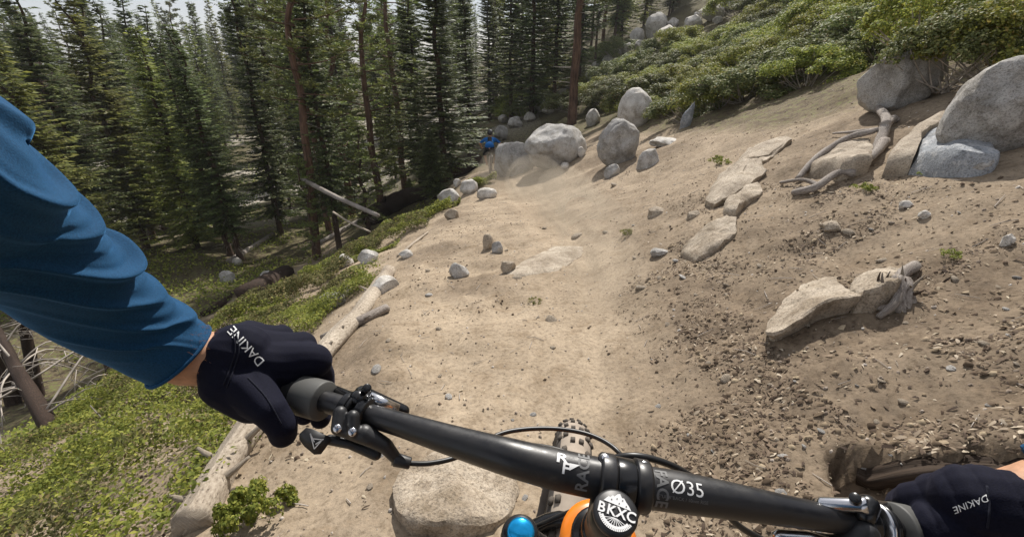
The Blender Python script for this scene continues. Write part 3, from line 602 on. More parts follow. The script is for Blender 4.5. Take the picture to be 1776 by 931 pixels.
# driftwood snag of the upper right
def limb(mb, pts, r0, r1, sides=9, seed=0):
    C = catmull(pts, 6); mb.tube(C, np.linspace(r0, r1, len(C)), sides, radfn=lambda L, s, a: 1 + .22 * np.array([mnoise.noise(Vector((math.cos(x) + seed, math.sin(x), L * 9))) for x in a]))
def gp(px, py, up=0, px_up=0):
    g, t = gpt(px, py); return g + np.array([0, 0, up])
def snag():
    root = gp(1520, 268)
    th = thing('driftwood_snag', 'twisted grey driftwood root with several bare limbs left of the big boulders', 'driftwood', tuple(root))
    mb = MB(); k = np.linalg.norm(root) / FPX
    limb(mb, [root + np.array([0, 0, -.03]), gp(1524, 250, .06), gp(1530, 226, .10), gp(1518, 198, .07)], 7 * k, 5.5 * k, seed=1)
    part('trunk', mb.mesh('trunk', M_GREYWOOD, True), th)
    for i, (pts, r0, r1) in enumerate([([gp(1526, 240, .12), gp(1545, 216, .06), gp(1556, 212, .0)], 6, 4),
                       ([gp(1516, 244, .1), gp(1478, 246, .09), gp(1442, 240, .05)], 3.5, 1.5),
                       ([gp(1508, 246, .1), gp(1460, 262, .12), gp(1410, 292, .1), gp(1380, 318, .03)], 4.5, 3.5),
                       ([gp(1528, 258, .06), gp(1512, 282, .08), gp(1486, 302, .05)], 7, 3)]):
        m2 = MB(); limb(m2, pts, r0 * k, r1 * k, seed=i + 5); part('limb', m2.mesh('limb', M_GREYWOOD, True), th)
    th = thing('driftwood_branch', 'bleached curved branch lying below the driftwood root', 'branch', tuple(gp(1378, 336)))
    m2 = MB(); limb(m2, [gp(1478, 312, .05), gp(1446, 316, .07), gp(1410, 336, .05), gp(1374, 340, .02)], 5 * k, 4 * k, seed=9); part('limb', m2.mesh('limb', M_GREYWOOD, True), th)
    m2 = MB(); limb(m2, [gp(1416, 332, .05), gp(1390, 322, .05), gp(1352, 322, .03)], 3 * k, 2 * k, seed=11); part('limb', m2.mesh('limb', M_GREYWOOD, True), th)
    # splintered stump by the blade-shaped rock
    b = gp(1562, 536); th = thing('stump', 'splintered weathered stump at the right end of the blade-shaped rock', 'stump', tuple(b)); k = np.linalg.norm(b - np.array([0, 0, CAMZ])) / FPX
    V, F, uv = tube_geo(catmull([b + np.array([-.01, .02, -.05]), b + np.array([.02, .08, .03]), b + np.array([.05, .12, .07]), b + np.array([.06, .14, .085])], 6), np.linspace(20 * k, 10 * k, 19), 40,
                        radfn=lambda L, s, a: 1 + np.array([.45 * mnoise.noise(Vector((math.cos(q) * 1.6, math.sin(q) * 1.6, L * 5))) + .3 * mnoise.noise(Vector((math.cos(q) * 5, math.sin(q) * 5, L * 14))) for q in a]))
    part('trunk', mesh_np('trunk', V, F, M_GREYWOOD, True, uv), th)
    rgs = random.Random(3)
    for i in range(26):
        a = rgs.uniform(0, 6.28); p0 = b + np.array([.03 + .05 * math.cos(a), .10 + .05 * math.sin(a), rgs.uniform(.0, .05)]); d = np.array([rgs.uniform(-.05, .06), rgs.uniform(-.05, .05), rgs.uniform(.04, .12)])
        m2 = MB(); limb(m2, [p0, p0 + d * .6 + np.array([rgs.uniform(-.01, .01), 0, 0]), p0 + d], rgs.uniform(.006, .014), .002, 6, seed=i); part('splinter', m2.mesh('splinter', [M_GREYWOOD, M_BARK, M_LOG][i % 3], True), th)
    m2 = MB(); limb(m2, [gp(1582, 470, .03), gp(1552, 500, .07), gp(1545, 540, .05), gp(1520, 556, .01)], .03, .014, seed=30); part('root', m2.mesh('root', M_GREYWOOD, True), th)
snag()
# rotten half-buried log in the near bank, lower right; its wood colour carries shade
log_px('rotten_log', [(1478, 838), (1510, 842), (1570, 840), (1640, 838), (1750, 836), (1850, 836)], [12, 17, 19, 20, 20, 18], M_ROTTEN_SHADE, 'dark rotten log half buried in the near bank at the lower right', seed=20, sides=48, sink=.12, wob=.30, n=24)

# ------------------------------------------------------------------ shrubs and ground cover
def leaves_geo(P, Nn, size, g, aspect=.55):
    """oval leaves (4 verts, folded) at points P facing roughly Nn"""
    n = len(P); Nn = Nn + g.normal(0, .55, (n, 3)); Nn /= np.linalg.norm(Nn, axis=1)[:, None]
    A = np.cross(Nn, g.normal(0, 1, (n, 3))); A /= np.linalg.norm(A, axis=1)[:, None]; B = np.cross(Nn, A)
    s = size * (.6 + .8 * g.random(n)); s = s[:, None]
    V = np.stack([P - A * s, P + B * s * aspect, P + A * s, P - B * s * aspect], 1)
    V[:, 1] += Nn * s * .12; V[:, 3] += Nn * s * .12
    F = np.arange(n * 4).reshape(n, 4); return V.reshape(-1, 3), F
def shrub_variant(seed, leaf=.022, n=7000, flat=.62, clumps=46):
    g = np.random.default_rng(seed)
    # clumps of twig tips over a low dome, leaves thick on the clump's shell
    th = g.uniform(0, 6.28, clumps); u = g.random(clumps) ** .55
    hz = np.sqrt(np.clip(1 - u ** 2, 0, 1)) * flat * g.uniform(.55, 1.1, clumps)
    C = np.stack([np.cos(th) * u, np.sin(th) * u, hz + .08], 1); cr = g.uniform(.13, .26, clumps)
    idx = g.integers(0, clumps, n); D = g.normal(0, 1, (n, 3)); D /= np.linalg.norm(D, axis=1)[:, None]; D[:, 2] = np.where(D[:, 2] < -.35, -D[:, 2], D[:, 2])
    P = C[idx] + D * (cr[idx] * (.55 + .5 * g.random(n)))[:, None] * np.array([1, 1, 1.05]); P[:, 2] = np.maximum(P[:, 2], .01)
    V, F = leaves_geo(P, D + np.array([0, 0, .35]), leaf, g, .75)
    return C, V, F
def shrub_stems(C, seed, mat):
    mb = MB(); rgk = random.Random(seed)
    for c in C[::3]:
        r0 = np.array([rgk.uniform(-.12, .12), rgk.uniform(-.12, .12), -.15]); mid = (r0 + c) / 2 + np.array([0, 0, -.06])
        mb.tube(catmull([r0, mid, c], 3), np.linspace(.016, .006, 7), 5)
    return mb.mesh('stems', mat, True)
SHRUBS = []
# leaf size is relative to the bush radius
for k in range(5):
    C, V, F = shrub_variant(40 + k, leaf=[.020, .022, .019, .021, .020][k], n=18000, clumps=60, flat=.85)
    SHRUBS.append((mesh_np('foliage', V, F, M_MANZ2 if k in (1, 3) else M_MANZ), shrub_stems(C, k, M_TWIG)))
def put_shrub(x, y, r, h, label, group=None, lib=SHRUBS, z=None, name='manzanita_bush', cat='bush', k=None, rot=None):
    rgk = random.Random(int(x * 131 + y * 37)); v = lib[k if k is not None else rgk.randrange(len(lib))]
    th = thing(name, label, cat, (x, y, (Hs(x, y) if z is None else z) - .04), group); th.scale = (r, r, h); th.rotation_euler = (0, 0, rgk.uniform(0, 6.28) if rot is None else rot)
    link('foliage', v[0], th); q = link('stems', v[1], th); q['kind'] = 'stuff'; return th
# the manzanita field on the hillside
def field():
    rgk = random.Random(21); out = []
    def inside(px, py):        # the picture's bush field: a ground point projects inside it
        lowx = [850, 960, 1010, 1060, 1130, 1180, 1300, 1420, 1500, 1800]; lowy = [222, 206, 208, 196, 214, 216, 192, 150, 118, 60]
        return py < np.interp(px, lowx, lowy)
    y = 6.5
    while y < 60:
        step = .75 + y * .035; x = 1.0
        while x < 48:
            xx = x + rgk.uniform(-.3, .3) * step; yy = y + rgk.uniform(-.3, .3) * step
            z = Hs(xx, yy); v = Vector((xx, yy, z - CAMZ)); d = v.y * CPp - v.z * SP; uy = v.y * SP + v.z * CPp
            px = 888 + FPX * v.x / d; py = 465.5 - FPX * uy / d
            if px > 1005 and py < 150 - (px - 1010) * .536 + 16 and rgk.random() < .88: x += step; continue
            if -10 < px < 1950 and py > -330 and px > 850 and inside(px, py + 4):
                if yy < 30 or rgk.random() < .6: out.append((xx, yy, step, px, py))
            x += step
        y += step
    return out
FIELD = field()
print('field shrubs', len(FIELD))
zone = lambda px, py: ('among the far rocks left of the hill' if px < 1010 else 'low on the left of the manzanita slope' if px < 1150 else 'in the middle of the manzanita slope' if px < 1400 else 'high on the right of the manzanita slope')
COLN = [(930, 'behind the distant rider'), (1010, 'between the egg-shaped boulder and the straight red trunk'), (1080, 'above the brownish boulder'), (1150, 'around the white rounded boulder'), (1230, 'over the upright blue-grey shard'), (1330, 'below the wide grey skyline boulder'), (1430, 'above the long bedrock slab'), (1530, 'left of the large shaded boulder'), (1640, 'above the large shaded boulder'), (9999, 'above the largest boulder')]
def bush_words(px, py, y):
    c = [w for q, w in COLN if px < q][0]; lo = float(np.interp(px, [850, 960, 1010, 1060, 1130, 1180, 1300, 1420, 1500, 1800], [222, 206, 208, 196, 214, 216, 192, 150, 118, 60]))
    f = lo - py; r = 'at the lower edge of the thicket' if f < 32 else 'low in the thicket' if f < 80 else 'midway up the thicket' if f < 140 else 'high in the thicket'
    return (r + ' ' + c).replace('between the egg-shaped boulder and the straight red trunk', 'left of the straight red trunk')
for (x, y, st, px, py) in FIELD[:]:
    r = st * random.uniform(.85, 1.15); h = max(.62 * r, .5) * random.uniform(.85, 1.25); h_ = random.uniform(.55, .95) * min(1.0, .6 + .03 * y) * (.75 if py > 60 and px < 1150 else 1); w_ = bush_words(px, py, y)
    put_shrub(x, y, r, h * (.8 if px < 1050 else 1.), 'manzanita bush ' + w_, 'manzanita bushes ' + w_)
# big bush hanging over the boulders at the top right
for i, (px, py, dd, r, h, lb) in enumerate([(1672, 66, 4.3, .62, .62, 'dark glossy bush hanging over the gap between the two biggest boulders'), (1790, 60, 4.0, .8, .7, 'dark glossy bush above the largest boulder at the right edge'),
                                  (1620, 20, 5.6, .8, .7, 'bush behind the large shaded boulder')]):
    c = CP(px, py, dd); put_shrub(c.x, c.y, r, h, lb, z=c.z - .38)
SMALL = []
for k in range(2):
    C, V, F = shrub_variant(70 + k, leaf=.045, n=900, clumps=16); SMALL.append((mesh_np('foliage', V, F, M_COVER), shrub_stems(C, k + 20, M_TWIG)))
for (px, py, wpx, lb) in [(1652, 438, 42, 'bright green tuft alone on the right dirt bank'), (926, 516, 26, 'tiny yellow-green tuft in the middle of the trail dirt'), (1246, 278, 44, 'dry mossy tuft left of the long bedrock slab'),
                          (1498, 326, 46, 'green seedling under the driftwood branch'), (1085, 402, 36, 'faint weeds beside the ridden line'), (1600, 296, 20, 'small weed at the foot of the blue-grey block')]:
    p, t = ground(px, py + 8); put_shrub(p.x, p.y, wpx * t / FPX / 2, wpx * t / FPX / 2 * .9, lb, lib=SMALL, name='grass_tuft', cat='tuft', z=p.z + .03)
NEARB = []
C, V, F = shrub_variant(90, leaf=.045, n=3800, clumps=30); NEARB.append((mesh_np('foliage', V, F, M_COVER), shrub_stems(C, 33, M_TWIG)))
for (px, py, wpx, hh, lb) in [(440, 900, 128, .13, 'leafy green shrub right of the thick pale log at the bottom')]:
    p, t = ground(px, py); put_shrub(p.x, p.y, wpx * t / FPX / 2, hh * 1.6, lb, lib=NEARB, name='low_shrub', cat='bush')
# green ground cover down the left slope: leaves over low mounds
def cover():
    g = np.random.default_rng(9); parts = []
    for (n, y0, y1, sz) in [(100000, .2, 4.2, .0115), (60000, 4.2, 8, .0155), (26000, 8, 12.5, .023)]:
        m = n * 3; y = g.uniform(y0, y1, m); E = edgeX(y); inner = np.interp(y, [0, 1.5, 3, 5, 8, 10.8, 12], [-.95, -1.25, -1.6, -1.75, -1.75, -.75, -.6])
        x = E - .5 + (inner + .15 - E + .5) * g.random(m)
        mask = vnoise(x, y, .9, 41) + .8 * vnoise(x, y, .35, 42)
        ins = inner - x
        keep = (mask + .22 * sm(.0, .7, ins) > -.03) & (g.random(m) < sm(-.1, .25, ins + vnoise(x, y, .4, 43) * .5)) & (g.random(m) < .15 + sm(-.35, .1, vnoise(x, y, .18, 45)))
        x = x[keep][:n]; y = y[keep][:n]
        mound = .06 + .17 * sm(-.3, .35, vnoise(x, y, .5, 44)) + .07 * sm(-.2, .3, vnoise(x, y, .16, 46))
        z = H(x, y, False) + mound * g.random(len(x)) ** .45
        e = .03; gx = (vnoise(x + e, y, .16, 46) - vnoise(x - e, y, .16, 46)) * 1.2; gy = (vnoise(x, y + e, .16, 46) - vnoise(x, y - e, .16, 46)) * 1.2
        nn = np.stack([-gx, -gy, np.ones_like(x)], 1)
        V, F = leaves_geo(np.stack([x, y, z], 1), nn, sz, g, .5); parts.append((V, F))
    VV = []; FF = []; k = 0
    for V, F in parts: VV.append(V); FF.append(F + k); k += len(V)
    VA = np.concatenate(VV); FA = np.concatenate(FF); me = mesh_np('ground_cover', VA, FA, [M_COVER, M_COVER2]); q = VA[FA[:, 0]]
    me.polygons.foreach_set('material_index', ((vnoise(q[:, 0], q[:, 1], .55, 61) + .5 * vnoise(q[:, 0], q[:, 1], .15, 62) + .25 * g.random(len(q))) > .16).astype(np.int32))
    o = link('ground_cover', me); o['kind'] = 'stuff'; o['label'] = 'low green leafy ground cover down the slope left of the trail'
cover()
# sparse green understorey on the forest floor
def under():
    g = np.random.default_rng(19); n = 42000; m = n * 4
    r = 7 + 50 * g.random(m) ** 1.6; a = g.uniform(-.05, 1.25, m); x = -np.sin(a) * r; y = np.cos(a) * r
    E = edgeX(y); keep = (E - x > .6) & (vnoise(x, y, 2.6, 51) + .6 * vnoise(x, y, .8, 52) > .06); x = x[keep][:n]; y = y[keep][:n]; rr = np.hypot(x, y)
    z = H(x, y, False) + .03 + .22 * g.random(len(x)) ** 1.5
    V, F = leaves_geo(np.stack([x, y, z], 1), np.tile([0, 0, 1.], (len(x), 1)), .02 + .0016 * rr, g, .5)
    o = link('undergrowth', mesh_np('undergrowth', V, F, M_COVER)); o['kind'] = 'stuff'; o['label'] = 'patchy green undergrowth on the forest floor'
under()

# ------------------------------------------------------------------ trees
def fir_mesh(seed, h, cr, cb, needle, spacing=.30, nb=9, spray=.36, droop=.28, dens=1.0, bark=M_BARK, tr=None):
    g = random.Random(seed); ng = np.random.default_rng(seed); r0 = tr or h * .0075 + .03
    n = 14; P = [[g.uniform(-.03, .03) * i * .5, g.uniform(-.03, .03) * i * .5, h * i / n - (.5 if i == 0 else 0)] for i in range(n + 1)]
    rad = [r0 * (1.25 if i == 0 else 1) * (1 - i / n) ** .8 + .012 for i in range(n + 1)]
    V, F, uv = tube_geo(catmull(P, 3), np.interp(np.linspace(0, 1, 3 * n + 1), np.linspace(0, 1, n + 1), rad), 9,
                        radfn=lambda L, s, a: 1 + .1 * np.sin(a * 3 + L * .7) + .06 * np.sin(a * 7 + L * 2))
    trunk = mesh_np('trunk', V, F, bark, True, uv)
    mb = MB(); SPp = []; SPd = []; SPs = []
    z = cb
    while z < h - .15:
        f = (z - cb) / (h - cb); L0 = cr * ((1 - f) ** .85) * (.55 + .45 * min(1, f * 6 + .2)) + .12
        for b in range(nb if f < .8 else 4):
            if g.random() > dens: continue
            a = g.uniform(0, 6.28); L = L0 * g.uniform(.55, 1.15); d = np.array([math.cos(a), math.sin(a), 0]); sd = np.array([-d[1], d[0], 0])
            zz = z + g.uniform(-.2, .2) * spacing; k = max(4, int(L / (spray * .30)))
            ris = .25 * f - droop * (1 - f)
            pts = [np.array([0, 0, zz]) + d * L * t + np.array([0, 0, L * (ris * t + .18 * t * t)]) for t in np.linspace(0, 1, 5)]
            mb.tube(pts, np.linspace(.008 + L * .008, .004, 5), 3, caps=False)
            for j in range(k + 1):
                t = .12 + .88 * j / k; p = np.array([0, 0, zz]) + d * L * t + np.array([0, 0, L * (ris * t + .18 * t * t)])
                for sgn in (-1, 1):
                    q = d * g.uniform(.4, .9) + sd * sgn * g.uniform(.5, 1.1) + np.array([0, 0, g.uniform(-.35, .12)])
                    SPp.append(p); SPd.append(q / np.linalg.norm(q)); SPs.append(spray * g.uniform(.6, 1.15) * (1.15 - .6 * t))
            SPp.append(pts[-1]); SPd.append(d); SPs.append(spray * .8)
        z += spacing * g.uniform(.7, 1.3) * (1 - .35 * f)
    SPp, SPd, SPs = np.array(SPp), np.array(SPd), np.array(SPs)[:, None]; m = len(SPp)
    Nn = np.tile([0, 0, 1.], (m, 1)) + ng.normal(0, .45, (m, 3)); W = np.cross(SPd, Nn); W /= np.linalg.norm(W, axis=1)[:, None]
    w = SPs * .20
    V1 = np.stack([SPp, SPp + SPd * SPs * .4 + W * w, SPp + SPd * SPs + np.array([0, 0, -.02]), SPp + SPd * SPs * .4 - W * w], 1).reshape(-1, 3)
    F1 = np.arange(m * 4).reshape(m, 4); crown = mesh_np('crown', V1, F1, needle)
    br = mb.mesh('limbs', bark, False)
    # dead lower twigs
    tw = MB()
    for i in range(26):
        a = g.uniform(0, 6.28); zz = g.uniform(.6, cb + 1.5); L = g.uniform(.4, 1.3); d = np.array([math.cos(a), math.sin(a), g.uniform(-.35, .1)])
        p0 = np.array([0, 0, zz]); m1 = p0 + d * L * .6 + np.array([0, 0, g.uniform(-.1, .1)]); tw.tube([p0, m1, p0 + d * L + np.array([0, 0, g.uniform(-.25, .1)])], [.014, .009, .003], 4, caps=False)
        for _ in range(2):
            e = m1 + np.array([g.uniform(-.3, .3), g.uniform(-.3, .3), g.uniform(-.2, .15)]); tw.tube([m1, e], [.006, .002], 3, caps=False)
    dead = tw.mesh('dead_twigs', M_TWIG, False)
    return trunk, br, crown, dead
def pine_mesh(seed, h, cr, cb, needle=None, tufts=330, bark=None, tr=None):
    needle = needle or M_PINE; bark = bark or M_REDBARK; g = random.Random(seed); ng = np.random.default_rng(seed); r0 = tr or h * .010 + .03
    n = 12; P = [[g.uniform(-.06, .06) * i * .5, g.uniform(-.06, .06) * i * .5, h * i / n - (.5 if i == 0 else 0)] for i in range(n + 1)]
    V, F, uv = tube_geo(catmull(P, 3), [r0 * (1 - i / (3 * n + 1)) ** .7 + .015 for i in range(3 * n + 1)], 10, radfn=lambda L, s, a: 1 + .1 * np.sin(a * 3 + L * .7) + .06 * np.sin(a * 7 + L * 2))
    trunk = mesh_np('trunk', V, F, bark, True, uv); mb = MB(); tp = []
    for i in range(44):
        zz = cb + (h - cb) * (i / 44) ** .9; f = (zz - cb) / (h - cb); L = cr * math.sin(math.pi * min(1, .3 + f * .66)) * g.uniform(.5, 1.1) + .2
        a = i * 2.4 + g.uniform(-.4, .4); d = np.array([math.cos(a), math.sin(a), 0]); up = g.uniform(-.15, .45) + .3 * f
        pts = [np.array([0, 0, zz]), np.array([0, 0, zz + up * L * .3]) + d * L * .5, np.array([0, 0, zz + up * L]) + d * L]
        mb.tube(catmull(pts, 3), np.linspace(.012 + .012 * L, .008, 7), 4, caps=False)
        for _ in range(tufts // 44 + int(L * 3)):
            t = g.uniform(.35, 1.05); p = pts[0] * (1 - t) + pts[2] * t + np.array([g.gauss(0, .16), g.gauss(0, .16), g.gauss(.02, .1)]) * (.4 + L * .35); tp.append(p)
    tp = np.array(tp); m = len(tp); q = 12
    D = ng.normal(0, 1, (m * q, 3)); D[:, 2] = np.abs(D[:, 2]) * .7 - .15; D /= np.linalg.norm(D, axis=1)[:, None]; P0 = np.repeat(tp, q, 0)
    W = np.cross(D, ng.normal(0, 1, (m * q, 3))); W /= np.linalg.norm(W, axis=1)[:, None]; L = ng.uniform(.16, .32, (m * q, 1))
    V1 = np.stack([P0, P0 + D * L * .5 + W * .03, P0 + D * L, P0 + D * L * .5 - W * .03], 1).reshape(-1, 3)
    crown = mesh_np('crown', V1, np.arange(m * q * 4).reshape(-1, 4), needle)
    tw = MB()
    for i in range(16):
        a = g.uniform(0, 6.28); zz = g.uniform(1.5, cb + 1); L = g.uniform(.3, 1.2); d = np.array([math.cos(a), math.sin(a), g.uniform(-.3, .2)]); tw.tube([[0, 0, zz], np.array([0, 0, zz]) + d * L], [.016, .004], 4, caps=False)
    return trunk, mb.mesh('limbs', bark, False), crown, tw.mesh('dead_twigs', M_TWIG, False)
LIB = {
 'firA': fir_mesh(1, 17, 2.3, 1.2, M_FIR), 'firB': fir_mesh(2, 15, 1.9, 1.8, M_FIR, droop=.34), 'firC': fir_mesh(3, 20, 2.6, 1.6, M_FIR, spacing=.36),
 'firL': fir_mesh(4, 13, 2.2, .8, M_FIRL, droop=.4), 'firM': fir_mesh(5, 16, 2.0, 1.5, M_FIRL, dens=.85), 'spar': fir_mesh(6, 19, 1.3, 3.5, M_FIR, dens=.6, spacing=.36),
 'pineA': pine_mesh(7, 16, 2.6, 3.0, tufts=520), 'pineB': pine_mesh(8, 19, 2.8, 8.5, tufts=520), 'pineC': pine_mesh(9, 11, 1.9, 1.6, bark=M_BARK),
 'bare': fir_mesh(11, 19, 1.3, 8.5, M_FIR, dens=.7, tr=.16), 'dark': fir_mesh(10, 18, 2.0, 3.0, M_FIR, dens=.9), }
LIBH = {'firA': 17, 'firB': 15, 'firC': 20, 'firL': 13, 'firM': 16, 'spar': 19, 'pineA': 16, 'pineB': 19, 'pineC': 11, 'dark': 18, 'bare': 19}
TREES = []
def tree(kind, x, y, label, s=1.0, w=None, rot=None, lean=(0, 0), group=None, name=None, z=None, dead=True):
    T = LIB[kind]; w = w or s
    nm = name or ('pine_tree' if kind.startswith('pine') else 'fir_tree')
    th = thing(nm, label, 'tree', (x, y, (Hs(x, y) if z is None else z)), group); th.scale = (w, w, s)
    lx = .10 * min(1, max(0, -x / max(y, 1) / 1.1))                 # the trees of the valley side lean a little uphill
    rz = random.Random(int(x * 97 + y * 13)).uniform(0, 6.28) if rot is None else rot
    th.rotation_euler = (Matrix.Rotation(lean[0], 3, 'X') @ Matrix.Rotation(lean[1] + lx, 3, 'Y') @ Matrix.Rotation(rz, 3, 'Z')).to_euler()
    for nn, me in zip(('trunk', 'limbs', 'crown', 'dead_twigs'), T):
        if nn == 'dead_twigs' and not dead: continue
        q = link(nn, me, th)
        if nn in ('limbs', 'dead_twigs'): q['kind'] = 'stuff'
    TREES.append((x, y)); return th
def tree_px(kind, px, d, label, py_base=None, apex=None, **kw):
    """d: depth along the lens axis; the column of the photograph is px at height py_base"""
    if py_base is not None and d is None:
        p, t = ground(px, py_base); x, y = p.x, p.y
    else:
        # find the point of the ground that projects to column px at that depth
        v = ray(px, 200); k = d / CPp / v[1]; x, y = v[0] * k, v[1] * k
        x -= max(0, (888 - px)) / 888 * .10 * .22 * d
    if apex is not None:                                        # height that puts the tip at that row of the photograph
        v = ray(px, apex); k = math.hypot(x, y) / math.hypot(v[0], v[1]); s_ = (CAMZ + v[2] * k - Hs(x, y)) / LIBH[kind]
        kw['w'] = kw.get('w', 1) * (.5 + .5 * min(s_, 1.2) ** .5); kw['s'] = s_
    return tree(kind, x, y, label, **kw)
TP = tree_px
TP('firL', 268, 16.5, 'sunlit yellow-green fir standing in front of the others left of centre', w=.95, apex=42)
TP('firM', 168, 17, 'tall grey-green fir above the blue sleeve', w=1.05, apex=-35)
TP('firB', 84, 15, 'dark fir at the left with a thin crown against the sky', apex=-60)
TP('firL', 14, 11, 'bright fir at the left edge behind the shoulder of the sleeve', w=.9, apex=60)
TP('firA', 214, 21, 'dark fir behind the sunlit yellow-green fir, on its left', apex=-10)
TP('firB', 318, 20, 'dark fir right behind the sunlit yellow-green fir', apex=80)
TP('dark', 346, 14.5, 'dark slender fir whose lower trunk leans over the bench', w=.8, lean=(0, -.05), apex=40)
TP('spar', 328, 14.8, 'thin dark spar leaning beside the slender fir', w=.8, lean=(0, -.07), apex=60)
TP('firC', 440, 19, 'tall dense fir right of the bright gap in the forest', w=.82, apex=-120)
TP('firB', 470, 25, 'fir half hidden behind the tall dense fir', w=.8, apex=-60)
TP('pineB', 500, 13.6, 'red-barked pine with the thickest trunk left of centre', w=.8, lean=(0, .07), py_base=None, apex=-260)
TP('dark', 548, 14.2, 'dark-trunked fir grown against the red-barked pine', w=.7, apex=-150)
TP('pineC', 497, 13.2, 'short bushy pine at the foot of the red-barked pine', w=.5, apex=270)
TP('pineA', 585, 21, 'pine with a light green crown right of the red-barked pine', w=1.05, apex=-70)
TP('pineA', 640, 18, 'bushy light green pine in the middle of the group', w=1.0, apex=-90)
TP('pineB', 690, 23, 'tall pine behind the light green group', w=.9, apex=-150)
TP('pineC', 610, 15.5, 'low dark pine behind the leaning grey log', w=.8, apex=220)
TP('firC', 765, 17, 'broad dark fir at the centre, left of the distant rider', w=.98, apex=-140)
TP('firA', 722, 21, 'fir behind the left of the broad dark fir', w=.9, apex=-60)
TP('firA', 812, 24, 'fir behind the right of the broad dark fir', w=.75, apex=-90)
TP('firB', 742, 15, 'small dark fir below the broad dark fir', w=.65, apex=225)
TP('firC', 922, 30, 'dark fir left of the red-barked trunk on the hill', w=1.1, apex=-200)
TP('dark', 886, 33, 'dark slim fir above the far bushes', apex=-150)
TP('pineB', 993, 23.5, 'red-barked pine whose straight trunk stands at the edge of the manzanita', w=1.25, apex=-330)
TP('dark', 960, 34, 'shaded fir just left of the straight red trunk', apex=-200)
TP('firA', 850, 38, 'grey-green fir behind the distant rider', apex=-60)
# young bright fir
p_, t_ = ground(712, 345)
tree('firL', p_.x, p_.y, 'young bright green fir in front of the dark rotten log', s=.085, w=.2, dead=False, name='young_fir')
# the wood behind
rgk = random.Random(77); kinds = ['firA', 'firB', 'firC', 'firM', 'spar', 'dark', 'pineA', 'pineB', 'firL', 'bare', 'bare', 'dark']
cnt = 0
for _ in range(9000):
    if cnt >= 205: break
    r = 19 + 120 * rgk.random() ** 1.1; a = rgk.uniform(-.98, .78)
    x = math.sin(a) * r; y = math.cos(a) * r
    if y < 6: continue
    c_px = 888 + FPX * math.tan(a) / CPp
    if 358 < c_px < 412 and r < 75: continue                     # the bright gap
    if c_px > 830 and r < 36: continue
    if c_px > 1010 and x > 1 and r < 42 + (c_px - 1010) * .09: continue
    if c_px > 1290: continue
    if x > E_ if (E_ := float(edgeX(y)) + (0 if y > 28 else -3)) and y < 28 else False: continue
    if any((x - tx) ** 2 + (y - ty) ** 2 < (2.1 + r * .015) ** 2 for tx, ty in TREES): continue
    k = rgk.choice(kinds)
    ap = (rgk.uniform(-70, 70) if r < 60 else rgk.uniform(-5, 60)) if c_px < 430 else rgk.uniform(-110, 70) if c_px < 840 else rgk.uniform(-320, -100)
    v_ = ray(c_px, ap); s = (CAMZ + v_[2] * r / math.hypot(v_[0], v_[1]) - Hs(x, y)) / LIBH[k]; s = min(max(s, .35), 1.7)
    where = [w for q, w in ((120, 'at the far left above the sleeve'), (250, 'left of the sunlit fir'), (360, 'behind the sunlit fir'), (480, 'around the tall dense fir'), (600, 'behind the red-barked pine'), (710, 'behind the light green pines'), (840, 'behind the broad dark fir'), (960, 'beyond the distant rider'), (1060, 'beside the straight red trunk'), (9999, 'behind the skyline boulders')) if c_px < q][0]
    where = ('near ' if r < 34 else 'middle-distance ' if r < 62 else 'far ', where)
    lb = where[0] + ('short ' if s * LIBH[k] < 11 else 'tall ') + ('pine ' if k.startswith('pine') else 'thin-crowned fir ' if k == 'spar' else 'pale green fir ' if k in ('firL', 'firM') else 'dark fir ') + 'in the wood ' + where[1]
    tree(k, x, y, lb, s=s, w=(.45 + .55 * s) * rgk.uniform(.85, 1.1), group=lb, dead=r < 45); cnt += 1
print('trees', cnt)
# dead burnt trunk with pale twigs, lower left
def dead_tree(px, py, top_px, top_py, dt_, rpx, label, seed):
    g_, t = gpt(px, py); top = PT(top_px, top_py, dt_); th = thing('dead_tree', label, 'tree', tuple(g_)); r = rpx * t / FPX
    C = catmull([g_ - np.array([0, 0, .3]), g_ * .5 + top * .5, top], 10)
    part('trunk', tube('trunk', C, np.linspace(r, r * .6, len(C)), M_BURNT, 12, radfn=lambda L, s, a: 1 + .12 * np.sin(a * 3 + L * 2) + .08 * np.sin(a * 8 + L)), th)
    g = random.Random(seed)
    for i in range(26):
        c = C[int(g.uniform(.12, 1) * (len(C) - 1))]; a = g.uniform(0, 6.28); L = g.uniform(.4, 1.4); d = np.array([math.cos(a), math.sin(a), g.uniform(-.5, .3)])
        m = MB(); pts = catmull([c, c + d * L * .5 + np.array([0, 0, .08]), c + d * L + np.array([0, 0, -.15])], 4); m.tube(pts, np.linspace(.012, .003, len(pts)), 5)
        for _ in range(4):
            q = pts[g.randrange(3, len(pts))]; e = q + np.array([g.uniform(-.3, .3), g.uniform(-.3, .3), g.uniform(-.3, .2)]); m.tube([q, (q + e) / 2 + np.array([0, 0, .03]), e], [.006, .004, .002], 4)
        part('branch', m.mesh('branch', M_TWIG, True), th)
dead_tree(112, 806, -10, 560, 6.2, 17, 'burnt dead tree with pale bare twigs at the lower left', 5)
dead_tree(196, 668, 150, 470, 9.5, 9, 'thin dead tree behind the lower edge of the blue sleeve', 8)
dead_tree(60, 690, 20, 430, 8.5, 9, 'slim burnt dead tree between the two blackened trunks', 9)
dead_tree(20, 700, -60, 420, 7.5, 11, 'second burnt dead trunk at the left edge, behind the first', 6)
